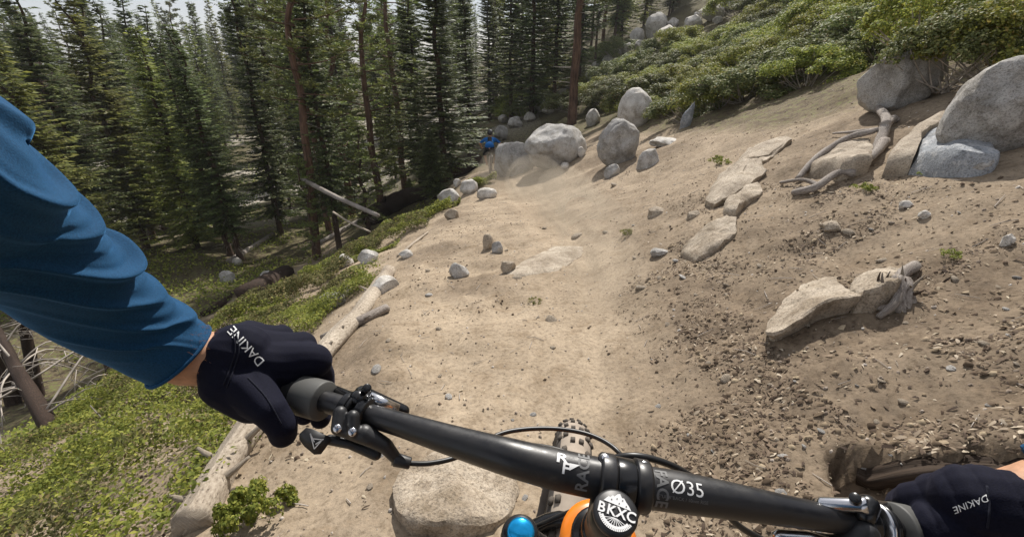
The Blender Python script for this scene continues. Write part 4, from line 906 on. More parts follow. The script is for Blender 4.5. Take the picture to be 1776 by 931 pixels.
# ------------------------------------------------------------------ bicycle, rider
M_BAR = plain('black_anodised_bar', (.012, .012, .014), .34, .0, .5, nscale=60, namt=.15)
_t = M_BAR.node_tree; _b = _t.nodes['Principled BSDF']; _tc = _t.nodes.new('ShaderNodeTexCoord'); _n = N(_t, 'ShaderNodeTexNoise', Scale=22.0, Detail=9.0, Roughness=.8); _t.links.new(_tc.outputs['Object'], _n.inputs['Vector'])
_t.links.new(ramp(_t, _n.outputs['Fac'], [(.40, (.009, .009, .011)), (.60, (.016, .015, .015)), (.72, (.05, .043, .036))]), _b.inputs['Base Color'])
_t.links.new(ramp(_t, _n.outputs['Fac'], [(.4, (.30, .30, .30)), (.7, (.6, .6, .6))]), _b.inputs['Roughness'])
M_BLKMET = plain('black_metal', (.012, .012, .013), .25, .3, .6)
M_BLKPL = plain('black_plastic', (.016, .016, .017), .45)
M_STEEL = plain('polished_steel', (.62, .62, .64), .22, 1.0)
M_RUBBER = plain('grip_rubber', (.012, .012, .012), .8)
M_COLLAR = plain('grey_collar', (.07, .07, .066), .6)
M_HOSE = plain('cable_housing', (.012, .012, .012), .4)
M_ORANGE = plain('orange_paint', (.75, .21, .02), .28)
M_BLUEANO = plain('blue_anodised', (.01, .30, .65), .2, .7)
M_WHITEINK = plain('white_ink', (.75, .75, .74), .6)
M_GREYINK = plain('grey_ink', (.13, .13, .13), .6)
M_TYRE = plain('dusty_tyre', (.30, .25, .20), .9, nscale=25, namt=.25)
M_KNOB = plain('tyre_knob', (.075, .062, .05), .9)
M_SIDE = plain('tyre_sidewall', (.05, .042, .037), .85, nscale=20, namt=.3)
M_SKIN = plain('skin', (.42, .225, .13), .6, nscale=120, namt=.22, bstr=.3)
def fabric(name, col, sheen=.6, scale=900, fold=None):
    m, t, b = nodes_of(name); tcn = t.nodes.new('ShaderNodeTexCoord')
    n = N(t, 'ShaderNodeTexNoise', Scale=scale, Detail=3.0); t.links.new(tcn.outputs['Object'], n.inputs['Vector'])
    t.links.new(ramp(t, n.outputs['Fac'], [(.3, tuple(c * .72 for c in col)), (.7, tuple(c * 1.28 for c in col))]), b.inputs['Base Color'])
    b.inputs['Roughness'].default_value = .85; b.inputs['Specular IOR Level'].default_value = .15; b.inputs['Sheen Weight'].default_value = sheen * .5; b.inputs['Sheen Roughness'].default_value = .35; b.inputs['Sheen Tint'].default_value = (min(1, col[0] * 6 + .05), min(1, col[1] * 6 + .05), min(1, col[2] * 6 + .05), 1)
    bump(t, b, n.outputs['Fac'], .25, .001); return m
M_JERSEY = fabric('blue_jersey', (.010, .052, .118), .9)
M_GLOVE = fabric('navy_glove', (.005, .0055, .014), .5)
M_GLOVEP = fabric('black_glove', (.006, .006, .007), .3)
M_SHORTS = fabric('black_shorts', (.015, .015, .017))
M_HELMET = plain('helmet_shell', (.02, .02, .022), .3)

def cpt(px, py, d): return np.array(CP(px, py, d))
def nrm(v): v = np.array(v, float); return v / np.linalg.norm(v)
phi, lean = R(13), R(6.5)
b_ax = nrm([math.cos(phi), -math.sin(phi), -math.sin(lean)])
f0 = np.array([math.sin(phi), math.cos(phi), 0]); a_ax = -math.cos(R(76)) * f0 + np.array([0, 0, math.sin(R(76))])
a_ax = nrm(a_ax - np.dot(a_ax, b_ax) * b_ax); f_ax = np.cross(a_ax, b_ax)
CAP = cpt(1068, 888, .316)
FAXLE = CAP - a_ax * .715 + f_ax * .045
bike = thing('mountain_bike', 'mountain bike being ridden, black wide handlebar with orange frame, seen from the saddle', 'bicycle', (float(FAXLE[0]), float(FAXLE[1]), Hs(FAXLE[0], FAXLE[1])))

# handlebar: centre line by where it is seen and how far it is
BP = [(383, 650, .475, .0111), (540, 689, .432, .0111), (622, 714, .412, .0111), (700, 737, .395, .0118), (790, 765, .376, .0140), (880, 791, .360, .0163), (960, 812, .355, .0175), (1040, 829, .351, .0175), (1110, 842, .349, .0175), (1180, 853, .347, .0172), (1270, 868, .345, .0150), (1370, 886, .345, .0125), (1450, 900, .346, .0112), (1560, 917, .352, .0111), (1690, 938, .372, .0111)]
BC = catmull([cpt(*p[:3]) for p in BP], 10); BR = .92 * np.interp(np.arange(len(BC)) / 10, np.arange(len(BP)), [p[3] for p in BP])
part('handlebar', tube('handlebar', BC, BR, M_BAR, 40), bike)
BL = np.concatenate([[0], np.cumsum(np.linalg.norm(np.diff(BC, axis=0), axis=1))])
def bar_at(s):
    return np.array([np.interp(s, BL, BC[:, i]) for i in range(3)]), float(np.interp(s, BL, BR))
def bar_s(px):                        # arc length where the bar is seen at column px
    d = [888 + FPX * c[0] / (c[1] * CPp - (c[2] - CAMZ) * SP) for c in BC]; return float(np.interp(px, d, BL))
def bar_frame(s):
    c, r = bar_at(s); T = nrm(bar_at(s + .004)[0] - bar_at(s - .004)[0]); n = np.array([0, 0, CAMZ]) - c; n = nrm(n - np.dot(n, T) * T); w = np.cross(n, T)
    return c, r, T, n, (w if w[2] > -9 else w)
def ring(s0, s1, r, mat, name, parent=None, sides=32, bevel=.0012):
    S_ = [s0, s0 + bevel, s0 + 1.3 * bevel, s1 - 1.3 * bevel, s1 - bevel, s1]; P = [bar_at(s)[0] for s in S_]
    return part(name, tube(name, P, [r - bevel, r - bevel * .12, r, r, r - bevel * .12, r - bevel], mat, sides), parent or bike)
# grips and collars
def grip(px_in, px_out, side):
    s0, s1 = sorted((bar_s(px_in), bar_s(px_out))); n = 60; ss = np.linspace(s0, s1, n)
    P = [bar_at(s)[0] for s in ss]; g = part('grip', tube('grip', P, [.0155 + (.0009 if i % 3 == 0 else 0) for i in range(n)], M_RUBBER, 24), bike)
    return g
grip(548, 384, -1); grip(1560, 1688, 1)
s_ = bar_s(556); ring(bar_s(522), bar_s(563), .0195, M_COLLAR, 'grip_collar')
s_ = bar_s(1568); ring(bar_s(1548), bar_s(1592), .0195, M_COLLAR, 'grip_collar')
# flat print wrapped round the bar
def text_mesh(txt, size, outline=0, bold=False):
    cu = bpy.data.curves.new('t', 'FONT'); cu.body = txt; cu.size = size; cu.align_x = 'CENTER'; cu.align_y = 'CENTER'; cu.resolution_u = 3
    if bold: cu.offset = size * .022
    o = bpy.data.objects.new('t', cu); COL.objects.link(o); dg = bpy.context.evaluated_depsgraph_get(); dg.update()
    me = bpy.data.meshes.new_from_object(o.evaluated_get(dg)); bpy.data.objects.remove(o)
    return me
def cut_grid(bm, step, rngx, rngy):
    for ax, (a, b) in enumerate((rngx, rngy)):
        k = a
        while k < b:
            co = [0, 0, 0]; co[ax] = k; no = [0, 0, 0]; no[ax] = 1
            bmesh.ops.bisect_plane(bm, geom=bm.verts[:] + bm.edges[:] + bm.faces[:], plane_co=co, plane_no=no, dist=1e-6); k += step
def shape_mesh(polys):
    me = bpy.data.meshes.new('p'); V = []; F = []
    for p in polys: F.append(tuple(range(len(V), len(V) + len(p)))); V += [(x, y, 0) for x, y in p]
    me.from_pydata(V, [], F); return me
def wrap(me, s0, th0, rot, mat, name='lettering', lift=.0004, parent=None, scale=1):
    """s grows to the rider's right; v goes round the bar away from the rider"""
    bm = bmesh.new(); bm.from_mesh(me); bmesh.ops.scale(bm, vec=(scale,) * 3, verts=bm.verts); bmesh.ops.rotate(bm, matrix=Matrix.Rotation(rot, 3, 'Z'), verts=bm.verts)
    bmesh.ops.triangulate(bm, faces=bm.faces[:]); cut_grid(bm, .0015, (-.05, .05), (-.03, .03))
    for v in bm.verts:
        c, r, T, n, w = bar_frame(s0 + v.co.x); th = th0 + v.co.y / r
        up = np.cross(T, n)
        if up[1] < 0: up = -up
        p = c + (r + lift) * (math.cos(th) * n + math.sin(th) * up); v.co = Vector(p)
    out = bpy.data.meshes.new(name); bm.to_mesh(out); bm.free(); out.materials.append(mat); return part(name, out, parent or bike)
def outline_letters(txt, size):
    cu = bpy.data.curves.new('t', 'FONT'); cu.body = txt; cu.size = size; cu.align_x = 'CENTER'; cu.align_y = 'CENTER'; cu.fill_mode = 'NONE' if False else 'BOTH'
    cu.offset = size * .01
    return text_mesh(txt, size, bold=True)
def th_for(px, py):                    # angle on the bar for a row of the photograph
    s = bar_s(px); best = 0; bd = 1e9
    c, r, T, n, w = bar_frame(s); up = np.cross(T, n); up = up if up[1] > 0 else -up
    for k in range(-30, 31):
        th = k * .05; p = c + r * (math.cos(th) * n + math.sin(th) * up); d = p[1] * CPp - (p[2] - CAMZ) * SP; y = 465.5 - FPX * (p[1] * SP + (p[2] - CAMZ) * CPp) / d
        if abs(y - py) < bd: bd = abs(y - py); best = th
    return best
m = .001
def frame_poly(outer, inner):          # outline strokes as quads
    n = len(outer); return [[outer[i], outer[(i + 1) % n], inner[(i + 1) % n], inner[i]] for i in range(n)]
def stroke(pts, w, closed=False):
    out = []; n = len(pts); rngi = range(n if closed else n - 1)
    for i in rngi:
        a = np.array(pts[i], float); b = np.array(pts[(i + 1) % n], float); d = nrm(b - a); q = np.array([-d[1], d[0]]) * w / 2; e = d * w * .45
        out.append([tuple(a - q - e), tuple(b - q + e), tuple(b + q + e), tuple(a + q - e)])
    return out
# stepped emblem of the bar, left of the stem
RL = stroke([(-9, 1.5), (-9, 8), (3, 8), (6, 5.6), (4.6, 3.4)], 1.5) + stroke([(-9, 1.5), (-5, 1.5)], 1.5) + stroke([(-5, 3.4), (11, 3.4), (2.5, -3.2), (.8, -3.2), (.8, -8), (-5, -8)], 1.6, True) + stroke([(-5.5, 5.6), (1.5, 5.6)], 1.2) + stroke([(-2.2, .4), (3.6, .4)], 1.4) + stroke([(-2.2, .4), (-2.2, -5)], 1.4)
def wide(txt, size, kx, ox, oy):
    me = text_mesh(txt, size, bold=True)
    for v in me.vertices: v.co.x = v.co.x * kx + ox; v.co.y += oy
    return me
es, et = bar_s(974), th_for(974, 802)
wrap(wide('R', .0115, 1.45, -.0020, .0036), es, et, 0, M_WHITEINK, 'emblem')
wrap(wide('F', .0115, 1.15, .0018, -.0040), es, et, 0, M_WHITEINK, 'emblem', lift=.0006)
wrap(shape_mesh([[(.0045, .0008), (.0125, .0008), (.0050, -.0045), (.0045, -.0030)]]), es, et, 0, M_WHITEINK, 'emblem', lift=.0007)
wrap(text_mesh('RACE', .0130, bold=True), bar_s(1008), th_for(1008, 815), R(90), M_GREYINK)
wrap(text_mesh('FACE', .0130, bold=True), bar_s(1138), th_for(1138, 846), R(-90), M_GREYINK)
wrap(text_mesh('\u00d835', .0145, bold=False), bar_s(1180), th_for(1180, 847), 0, M_WHITEINK)
wrap(text_mesh('5\u00b0UP/8\u00b0BACK / 10mm RISE', .0034), bar_s(1173), th_for(1173, 866), 0, M_GREYINK)
# stem
BCEN, _ = bar_at(bar_s(1080)); Tb = bar_frame(bar_s(1080))[2]
ST = CAP - a_ax * .004
stem = part('stem', blob('stem', [(ST - a_ax * .012, ST - a_ax * .036, .0172, .0172), (BCEN - Tb * .010 - a_ax * .004, ST - a_ax * .020 - Tb * .006, .013, .012), (BCEN + Tb * .010 - a_ax * .004, ST - a_ax * .020 + Tb * .006, .013, .012)], .0013, M_BAR, 4), bike)
sc0 = bar_s(1080)
ring(sc0 - .0205, sc0 - .0075, .0205, M_BAR, 'faceplate', stem, 40, .0015); ring(sc0 + .0075, sc0 + .0205, .0205, M_BAR, 'faceplate', stem, 40, .0015); ring(sc0 - .0078, sc0 + .0078, .0192, M_BLKMET, 'clamp_band', stem, 40, .001)
def cyl(name, a, b, r0, r1, mat, parent, sides=24, bevel=.15):
    a = np.array(a, float); b = np.array(b, float); d = b - a; bv = min(bevel * min(r0, r1), np.linalg.norm(d) * .3); u = nrm(d)
    return part(name, tube(name, [a, a + u * bv * .8, a + u * bv * 1.2, b - u * bv * 1.2, b - u * bv * .8, b], [r0 - bv, r0 - bv * .1, r0, r1, r1 - bv * .1, r1 - bv], mat, sides), parent)
for (px, py) in [(1047, 801), (1114, 813)]:
    p = cpt(px, py, .352); cyl('bolt_boss', p - a_ax * .012, p + a_ax * .006, .0062, .0055, M_BAR, stem, 16); cyl('bolt', p + a_ax * .004, p + a_ax * .009, .0033, .0033, M_STEEL, stem, 12)
# top cap with its emblem
cap = cyl('top_cap', CAP - a_ax * .006, CAP + a_ax * .0015, .0166, .0166, M_BLKPL, bike, 48)
cr_ = nrm(b_ax * math.cos(R(-4)) + f_ax * math.sin(R(-4))); cu_ = np.cross(a_ax, cr_)
def disc_put(me, ox, oy, rot, mat, name, sc=1, lift=.0019):
    bm = bmesh.new(); bm.from_mesh(me); Rm = Matrix.Rotation(rot, 3, 'Z'); ox *= .93; oy *= .93; sc *= .93
    for v in bm.verts:
        q = Rm @ (v.co * sc); v.co = Vector(CAP + cr_ * (q.x + ox) + cu_ * (q.y + oy) + a_ax * lift)
    out = bpy.data.meshes.new(name); bm.to_mesh(out); bm.free(); out.materials.append(mat); return part(name, out, cap)
mt = [(-11.2, 4.8), (-9.5, 7.2), (-8.0, 9.2), (-6.6, 8.9), (-4.9, 11.2), (-3.6, 10.6), (-1.4, 13.4), (.4, 14.2), (2.4, 11.6), (4.0, 12.0), (6.2, 9.6), (8.6, 7.6), (11.0, 4.8)]
disc_put(shape_mesh([[(x * m, y * m) for x, y in mt]]), 0, 0, R(-3), M_WHITEINK, 'mountain_print')
for (x, y) in [(-5.5, 7.5), (-1.5, 9.5), (3.0, 9.8), (6.5, 6.5), (.8, 6.6)]:
    disc_put(shape_mesh([[((x - .5) * m, (y - .5) * m), ((x + .9) * m, (y - .1) * m), ((x + .2) * m, (y + .8) * m)]]), 0, 0, R(-3), M_BLKPL, 'mountain_shade', lift=.0022)
for i, ch in enumerate('BKXC'):
    disc_put(text_mesh(ch, .0108, bold=True), (-11.8 + 7.8 * i) * m, -.6 * m, R(-3), M_WHITEINK, 'lettering', 1.0, .0024)
gear = []
for k in range(30):
    a0 = math.pi + math.pi * (k + .12) / 30; a1 = math.pi + math.pi * (k + .88) / 30
    gear.append([(math.cos(a) * r * m, math.sin(a) * r * m - 5.0 * m * 0) for a, r in ((a0, 12.6), (a0, 14.4), (a1, 14.4), (a1, 12.6))])
    b0 = math.pi + math.pi * k / 30; b1 = math.pi + math.pi * (k + 1) / 30
    gear.append([(math.cos(a) * r * m, math.sin(a) * r * m) for a, r in ((b0, 10.8), (b0, 12.8), (b1, 12.8), (b1, 10.8))])
gear = [p for p in gear if all(y < -5.2 * m for x, y in p)]
for k in range(15):
    a = math.pi + math.pi * (k + .5) / 15; p0 = np.array([math.cos(a) * 2.0, -5.4]); p1 = np.array([math.cos(a) * 10.9, min(-5.6, math.sin(a) * 10.9)])
    if p1[1] > -6.2: continue
    gear += stroke([(p0[0] * m, p0[1] * m), (p1[0] * m, p1[1] * m)], .45 * m)
disc_put(shape_mesh(gear), 0, .2 * m, R(-3), M_WHITEINK, 'wheel_print', lift=.0021)
# steerer spacers, head tube, fork crown, fork legs
cyl('spacer', ST - a_ax * .034, ST - a_ax * .060, .0185, .0185, M_BLKMET, bike)
HT = ST - a_ax * .058
head = part('head_tube', tube('head_tube', [HT, HT - a_ax * .004, HT - a_ax * .03, HT - a_ax * .07, HT - a_ax * .105, HT - a_ax * .112], [.027, .0325, .031, .029, .030, .027], M_ORANGE, 36), bike)
cyl('headset_cup', HT + a_ax * .006, HT - a_ax * .001, .0245, .0245, M_BLKMET, bike, 32)
CR = HT - a_ax * .146
part('fork_crown', blob('fork_crown', [(CR, CR - a_ax * .01, .027, .027), (CR, CR - b_ax * .065 + f_ax * .02, .022, .021), (CR, CR + b_ax * .065 + f_ax * .02, .022, .021), (CR - b_ax * .065 + f_ax * .02 + a_ax * .012, CR - b_ax * .065 + f_ax * .02 - a_ax * .03, .0215, .0215), (CR + b_ax * .065 + f_ax * .02 + a_ax * .012, CR + b_ax * .065 + f_ax * .02 - a_ax * .03, .0215, .0215)], .0025, M_BLKMET, 4), bike)
for sg, mt_ in ((-1, M_BLUEANO), (1, M_BLKMET)):
    t0 = CR + b_ax * .065 * sg + f_ax * .02; lo = FAXLE + b_ax * .065 * sg
    leg = part('fork_leg', tube('fork_leg', [t0 - a_ax * .02, t0 - a_ax * .25, t0 - a_ax * .252, t0 - a_ax * .30, lo - a_ax * .0, lo - a_ax * .02], [.0175, .0175, .0225, .0235, .021, .014], M_BLKMET, 24), bike)
    k0 = t0 + a_ax * .030
    part('fork_top_cap', tube('fork_top_cap', [k0 - a_ax * .016, k0 - a_ax * .004, k0], [.0205, .0205, .018], M_BLKMET, 32), bike)
    part('adjuster_knob', tube('adjuster_knob', [k0, k0 + a_ax * .006, k0 + a_ax * .008], [.0145, .0145, .0115], mt_, 6 if sg > 0 else 28), bike)
arch = [FAXLE + a_ax * .33 + b_ax * .06 * s + f_ax * (.035 + .02 * (1 - s * s)) + a_ax * .05 * (1 - s * s) for s in np.linspace(-1, 1, 9)]
part('fork_arch', tube('fork_arch', arch, .011, M_BLKMET, 12), bike)
# wheels
def wheel(parent, C, ax, rad, minor, nm='wheel', knobs=True, detail=96):
    ax = nrm(ax); u = nrm(np.cross(ax, [0, 0, 1])); v = np.cross(u, ax); mi = minor
    def torus(Rr, prof, mat, name, nseg):
        n = len(prof); V = []; F = []
        for i in range(nseg):
            t = 2 * math.pi * i / nseg; d = math.cos(t) * u + math.sin(t) * v
            for (x, r) in prof: V.append(C + d * (Rr + r) + ax * x)
        for i in range(nseg):
            for k in range(n): F.append((i * n + k, i * n + (k + 1) % n, ((i + 1) % nseg) * n + (k + 1) % n, ((i + 1) % nseg) * n + k))
        return mesh_np(name, V, F, mat, True)
    Rr = rad - mi
    rim = part(nm, torus(Rr - mi * 1.0, [(-mi * .5, mi * .1), (-mi * .5, -mi * .5), (0, -mi * .8), (mi * .5, -mi * .5), (mi * .5, mi * .1)], M_BLKMET, 'rim', detail), parent)
    prof = [(math.sin(a) * mi, math.cos(a) * mi) for a in np.linspace(0, 2 * math.pi, 20, endpoint=False)]
    me = torus(Rr, prof, M_SIDE, 'tyre', detail); me.materials.append(M_TYRE)
    mi_ = np.array([1 if (k in (17, 18, 19, 0, 1, 2)) else 0 for i in range(detail) for k in range(20)], np.int32); me.polygons.foreach_set('material_index', mi_)
    part('tyre', me, rim)
    if knobs:
        mb = MB(); nk = 84
        for i in range(nk):
            t = 2 * math.pi * i / nk
            offs = [(-.22, 0), (.22, 0)] if i % 2 == 0 else [(-.62, 0), (.62, 0)]
            if i % 2: offs += [(-1.0, .0), (1.0, .0)]
            for (an, dd) in offs:
                d = math.cos(t) * u + math.sin(t) * v; tg = -math.sin(t) * u + math.cos(t) * v
                nn = d * math.cos(an) + ax * math.sin(an); sdv = ax * math.cos(an) - d * math.sin(an); c = C + d * Rr + nn * (mi + .0015)
                rot = Matrix((tuple(sdv), tuple(tg), tuple(nn))).transposed(); mb.box(c, (.0085, .0115, .0055), rot)
        k_ = part('tyre_knobs', mb.mesh('tyre_knobs', M_KNOB), rim); k_['kind'] = 'stuff'
    mb = MB()
    for i in range(28):
        t = 2 * math.pi * i / 28; d = math.cos(t) * u + math.sin(t) * v; d2 = math.cos(t + (.5 if i % 2 else -.5)) * u + math.sin(t + (.5 if i % 2 else -.5)) * v
        mb.tube([C + d2 * .025 + ax * (.028 if i % 4 < 2 else -.028), C + d * (Rr - mi)], .0011, 4)
    q = part('spokes', mb.mesh('spokes', M_STEEL), rim); q['kind'] = 'stuff'
    cyl('hub', C - ax * .05, C + ax * .05, .018, .018, M_BLKMET, rim, 16); return rim
wheel(bike, FAXLE, b_ax, .370, .034, 'front_wheel', detail=144)
# frame and rear end (behind and below the lens)
RAX = np.array([-.02, -.72, Hs(-.02, -.72) + .37]); BB = np.array([.0, -.28, .47]); SEAT = np.array([-.01, -.52, .92])
HB = HT - a_ax * .10; HTt = HT - a_ax * .02
for nm, a, b, r in [('down_tube', HB, BB, .026), ('top_tube', HTt, SEAT * .6 + BB * .4, .019), ('seat_tube', BB, SEAT, .017)]:
    cyl(nm, a, b, r, r, M_ORANGE, bike, 20)
for sg in (-1, 1):
    o = np.array([.06 * sg, 0, 0]); cyl('chainstay', BB + o * .6, RAX + o, .011, .011, M_ORANGE, bike, 12); cyl('seatstay', SEAT * .6 + BB * .4 + o * .4, RAX + o, .009, .009, M_ORANGE, bike, 12)
    sgz = np.array([0, .17 * sg, -.02 * sg]); cyl('crank_arm', BB + np.array([.08 * sg, 0, 0]), BB + np.array([.09 * sg, 0, 0]) + sgz, .012, .010, M_BLKMET, bike, 10)
    mbp = MB(); mbp.box(BB + np.array([.145 * sg, 0, 0]) + sgz, (.1, .1, .02)); part('pedal', mbp.mesh('pedal', M_BLKMET), bike)
part('saddle', blob('saddle', [(SEAT + np.array([0, .14, .05]), SEAT + np.array([0, -.05, .05]), .018, .04), (SEAT + np.array([-.04, -.1, .055]), SEAT + np.array([.04, -.1, .055]), .035, .035)], .006, M_BLKPL, 4), bike)
cyl('seatpost', SEAT - np.array([0, 0, .02]), SEAT + np.array([0, -.01, .04]), .0155, .0155, M_BLKMET, bike, 16)
wheel(bike, RAX, [1, 0, 0], .365, .033, 'rear_wheel', detail=72)
# controls on the left
def clamp(px, w, r, mat=M_BLKMET, nm='clamp', parent=None):
    s = bar_s(px); return ring(s - w / 2, s + w / 2, r, mat, nm, parent)
BT = lambda px, py, d: cpt(px, py, d)
lev = part('brake_lever', blob('brake_lever', [(BT(622, 692, .412), BT(634, 688, .425), .0095, .0085), (BT(628, 682, .425), BT(700, 712, .440), .0078, .0062), (BT(610, 690, .425), BT(560, 668, .46), .006, .005), (BT(560, 668, .46), BT(470, 640, .500), .0048, .004), (BT(470, 640, .50), BT(440, 628, .508), .004, .0048)], .0011, M_BLKMET, 3), bike)
part('reservoir_cap', tube('reservoir_cap', [BT(640, 688, .415), BT(690, 708, .428)], [.0055, .0045], M_STEEL, 16), lev)
cyl('bolt', BT(634, 676, .412), BT(637, 672, .405), .0042, .0042, M_BLKMET, lev, 12)
clamp(606, .0085, .0165); clamp(617, .004, .0178); clamp(634, .010, .0155)
drp = part('dropper_lever', blob('dropper_lever', [(BT(590, 716, .392), BT(586, 742, .386), .0065, .0062), (BT(612, 722, .390), BT(612, 748, .386), .006, .0055), (BT(586, 742, .388), BT(640, 762, .39), .0062, .006), (BT(632, 752, .392), BT(668, 772, .395), .0088, .0070), (BT(668, 772, .395), BT(690, 798, .398), .0070, .005), (BT(604, 768, .394), BT(652, 788, .398), .0045, .0052), (BT(572, 762, .392), BT(610, 770, .394), .0048, .0045), (BT(545, 760, .390), BT(562, 764, .391), .0035, .003)], .0011, M_BLKPL, 3), bike)
# thumb paddle with its emblem
pd = [(519, 752), (531, 741), (541, 743), (572, 757), (574, 764), (557, 787), (545, 788), (528, 774), (519, 762)]
Vp = [BT(x, y, .3855) for x, y in pd] + [BT(x, y, .3915) for x, y in pd]; n_ = len(pd)
Fp = [tuple(range(n_)), tuple(range(2 * n_ - 1, n_ - 1, -1))] + [(i, i + n_, (i + 1) % n_ + n_, (i + 1) % n_) for i in range(n_)]
part('paddle', mesh_np('paddle', Vp, Fp, M_BLKPL), drp)
tri = [(538, 751), (561, 763), (540, 779)]
Vt = []; Ft = []
for a, b in [((538, 751), (545, 778)), ((545, 778), (559, 762)), ((559, 762), (541, 760)), ((545, 766), (538, 751)), ((547, 770), (561, 761))]:
    a_ = np.array(a, float); b_ = np.array(b, float); q = nrm(b_ - a_); q = np.array([-q[1], q[0]]) * .9
    k = len(Vt); Vt += [BT(*(a_ - q), .3848), BT(*(b_ - q), .3848), BT(*(b_ + q), .3848), BT(*(a_ + q), .3848)]; Ft.append((k, k + 1, k + 2, k + 3))
part('emblem', mesh_np('emblem', Vt, Ft, M_WHITEINK), drp)
for (px, py) in [(586, 742), (612, 748)]: cyl('bolt', BT(px, py, .383), BT(px - 1, py + 1, .3765), .0036, .0036, M_STEEL, drp, 14)
cyl('cable_barrel', BT(684, 796, .397), BT(712, 803, .399), .0062, .0055, M_BLKPL, drp, 16)
def cable(pts, r, mat=M_HOSE, nm='cable'): part(nm, tube(nm, catmull([BT(*p) for p in pts], 10), r, mat, 12), bike)
cable([(708, 803, .399), (745, 803, .402), (790, 793, .412), (830, 772, .43), (868, 752, .445), (910, 744, .455), (960, 743, .46), (1010, 750, .455), (1050, 766, .445), (1078, 790, .43), (1092, 822, .43), (1080, 870, .44), (1050, 930, .47), (1030, 985, .50)], .0024)
cable([(640, 684, .44), (700, 716, .455), (780, 752, .46), (860, 768, .45), (930, 772, .44), (980, 783, .43), (1020, 802, .42), (1050, 840, .43), (1040, 900, .47), (1010, 960, .52)], .0023)
cable([(1012, 878, .46), (980, 890, .48), (930, 912, .50), (870, 938, .53), (830, 990, .58)], .0024)
cable([(1036, 830, .40), (1045, 803, .385), (1075, 792, .375), (1110, 791, .372), (1150, 801, .375), (1185, 817, .38), (1215, 838, .385), (1245, 870, .39), (1272, 903, .395), (1305, 926, .40), (1350, 945, .40), (1400, 945, .395)], .0030)
# controls on the right
lev2 = part('brake_lever', blob('brake_lever', [(BT(1500, 882, .345), BT(1420, 876, .36), .0068, .006), (BT(1505, 876, .345), BT(1500, 892, .34), .0085, .008), (BT(1515, 880, .35), BT(1580, 878, .38), .005, .0045), (BT(1580, 878, .38), BT(1650, 880, .40), .0045, .004)], .0011, M_BLKMET, 3), bike)
part('master_cylinder', tube('master_cylinder', [BT(1418, 873, .350), BT(1424, 873, .348), BT(1488, 876, .340), BT(1502, 876, .338), BT(1506, 877, .337)], [.004, .0052, .0056, .0066, .005], M_STEEL, 20), lev2)
cyl('bolt', BT(1484, 868, .338), BT(1483, 862, .334), .0042, .0042, M_BLKMET, lev2, 12)
clamp(1492, .012, .0158); clamp(1516, .004, .0185, M_STEEL); clamp(1524, .004, .0178); clamp(1532, .005, .0155)
part('shifter', blob('shifter', [(BT(1500, 925, .335), BT(1470, 950, .34), .010, .012), (BT(1470, 948, .34), BT(1380, 932, .35), .008, .006)], .0015, M_BLKPL, 3), bike)
part('shift_paddle', tube('shift_paddle', [BT(1340, 929, .345), BT(1350, 928, .344), BT(1400, 932, .342), BT(1450, 945, .34)], [.003, .0048, .005, .005], M_STEEL, 12), bike)

# ---- the rider who wears the camera
rider = thing('person', 'rider in blue long-sleeved jersey and black gloves holding the handlebar in the foreground', 'person', (0, -.3, Hs(0, -.3)))
SHL, SHR = np.array([-.20, -.12, 1.53]), np.array([.20, -.12, 1.53])
ELL = BT(-300, 185, .205); ELR = BT(2260, 800, .25)
WRL = BT(352, 622, .425); WRR = BT(1752, 885, .326)
HIP = np.array([0, -.62, 1.02]); CH = np.array([0, -.24, 1.36])
KN = [np.array([-.17, -.30, .74]), np.array([.17, -.20, .70])]
FT = [BB + np.array([-.145, -.17, .06]), BB + np.array([.145, .17, .02])]
FINL = [(BT(440, 580, .49), BT(432, 600, .515), BT(432, 650, .52), BT(440, 680, .505)),
        (BT(482, 588, .482), BT(488, 612, .508), BT(480, 665, .51), BT(486, 700, .49)),
        (BT(520, 603, .468), BT(530, 628, .492), BT(524, 690, .495), BT(528, 720, .472)),
        (BT(546, 626, .452), BT(560, 650, .470), BT(562, 700, .470), BT(556, 726, .452))]
caps = [(HIP + np.array([-.07, 0, 0]), HIP + np.array([.07, 0, 0]), .12, .12), (HIP, CH - np.array([0, 0, .05]), .125, .13), (CH + np.array([-.09, 0, 0]), CH + np.array([.09, 0, 0]), .11, .11),
        (CH + np.array([0, .0, .06]), np.array([0, -.14, 1.58]), .07, .055), (np.array([0, -.14, 1.58]), np.array([0, -.06, 1.66]), .055, .055), (np.array([0, -.05, 1.74]), np.array([0, -.03, 1.69]), .095, .085),
        (np.array([0, .035, 1.69]), np.array([0, .052, 1.685]), .018, .012)]
for S_, E_l, W_ in ((SHL, ELL, WRL), (SHR, ELR, WRR)):
    pth = ([ELL, BT(-120, 300, .235), BT(-30, 368, .268), BT(50, 428, .302), BT(150, 503, .352), BT(235, 563, .392), BT(322, 620, .418), WRL] if S_ is SHL else [ELR, BT(2030, 812, .29), BT(1930, 832, .305), BT(1852, 856, .316), WRR]); nn_ = len(pth) - 1
    caps += [(CH + (S_ - CH) * .6, S_, .085, .062), (S_, E_l, .055, .042)] + [(pth[k], pth[k + 1], .031 - .0040 * k / nn_, .031 - .0040 * (k + 1) / nn_) for k in range(nn_)]
caps += [(WRL, BT(400, 615, .43), .027, .024), (WRR, BT(1690, 875, .345), .027, .024)]
for i, sg in enumerate((-1, 1)):
    hp = HIP + np.array([.09 * sg, 0, -.03]); caps += [(hp, KN[i], .095, .06), (KN[i], FT[i] + np.array([0, -.06, .06]), .058, .038), (FT[i] + np.array([0, -.06, .02]), FT[i] + np.array([0, .12, 0]), .036, .03)]
body = part('body', blob('body', caps, .0065, M_SKIN, 6), rider)
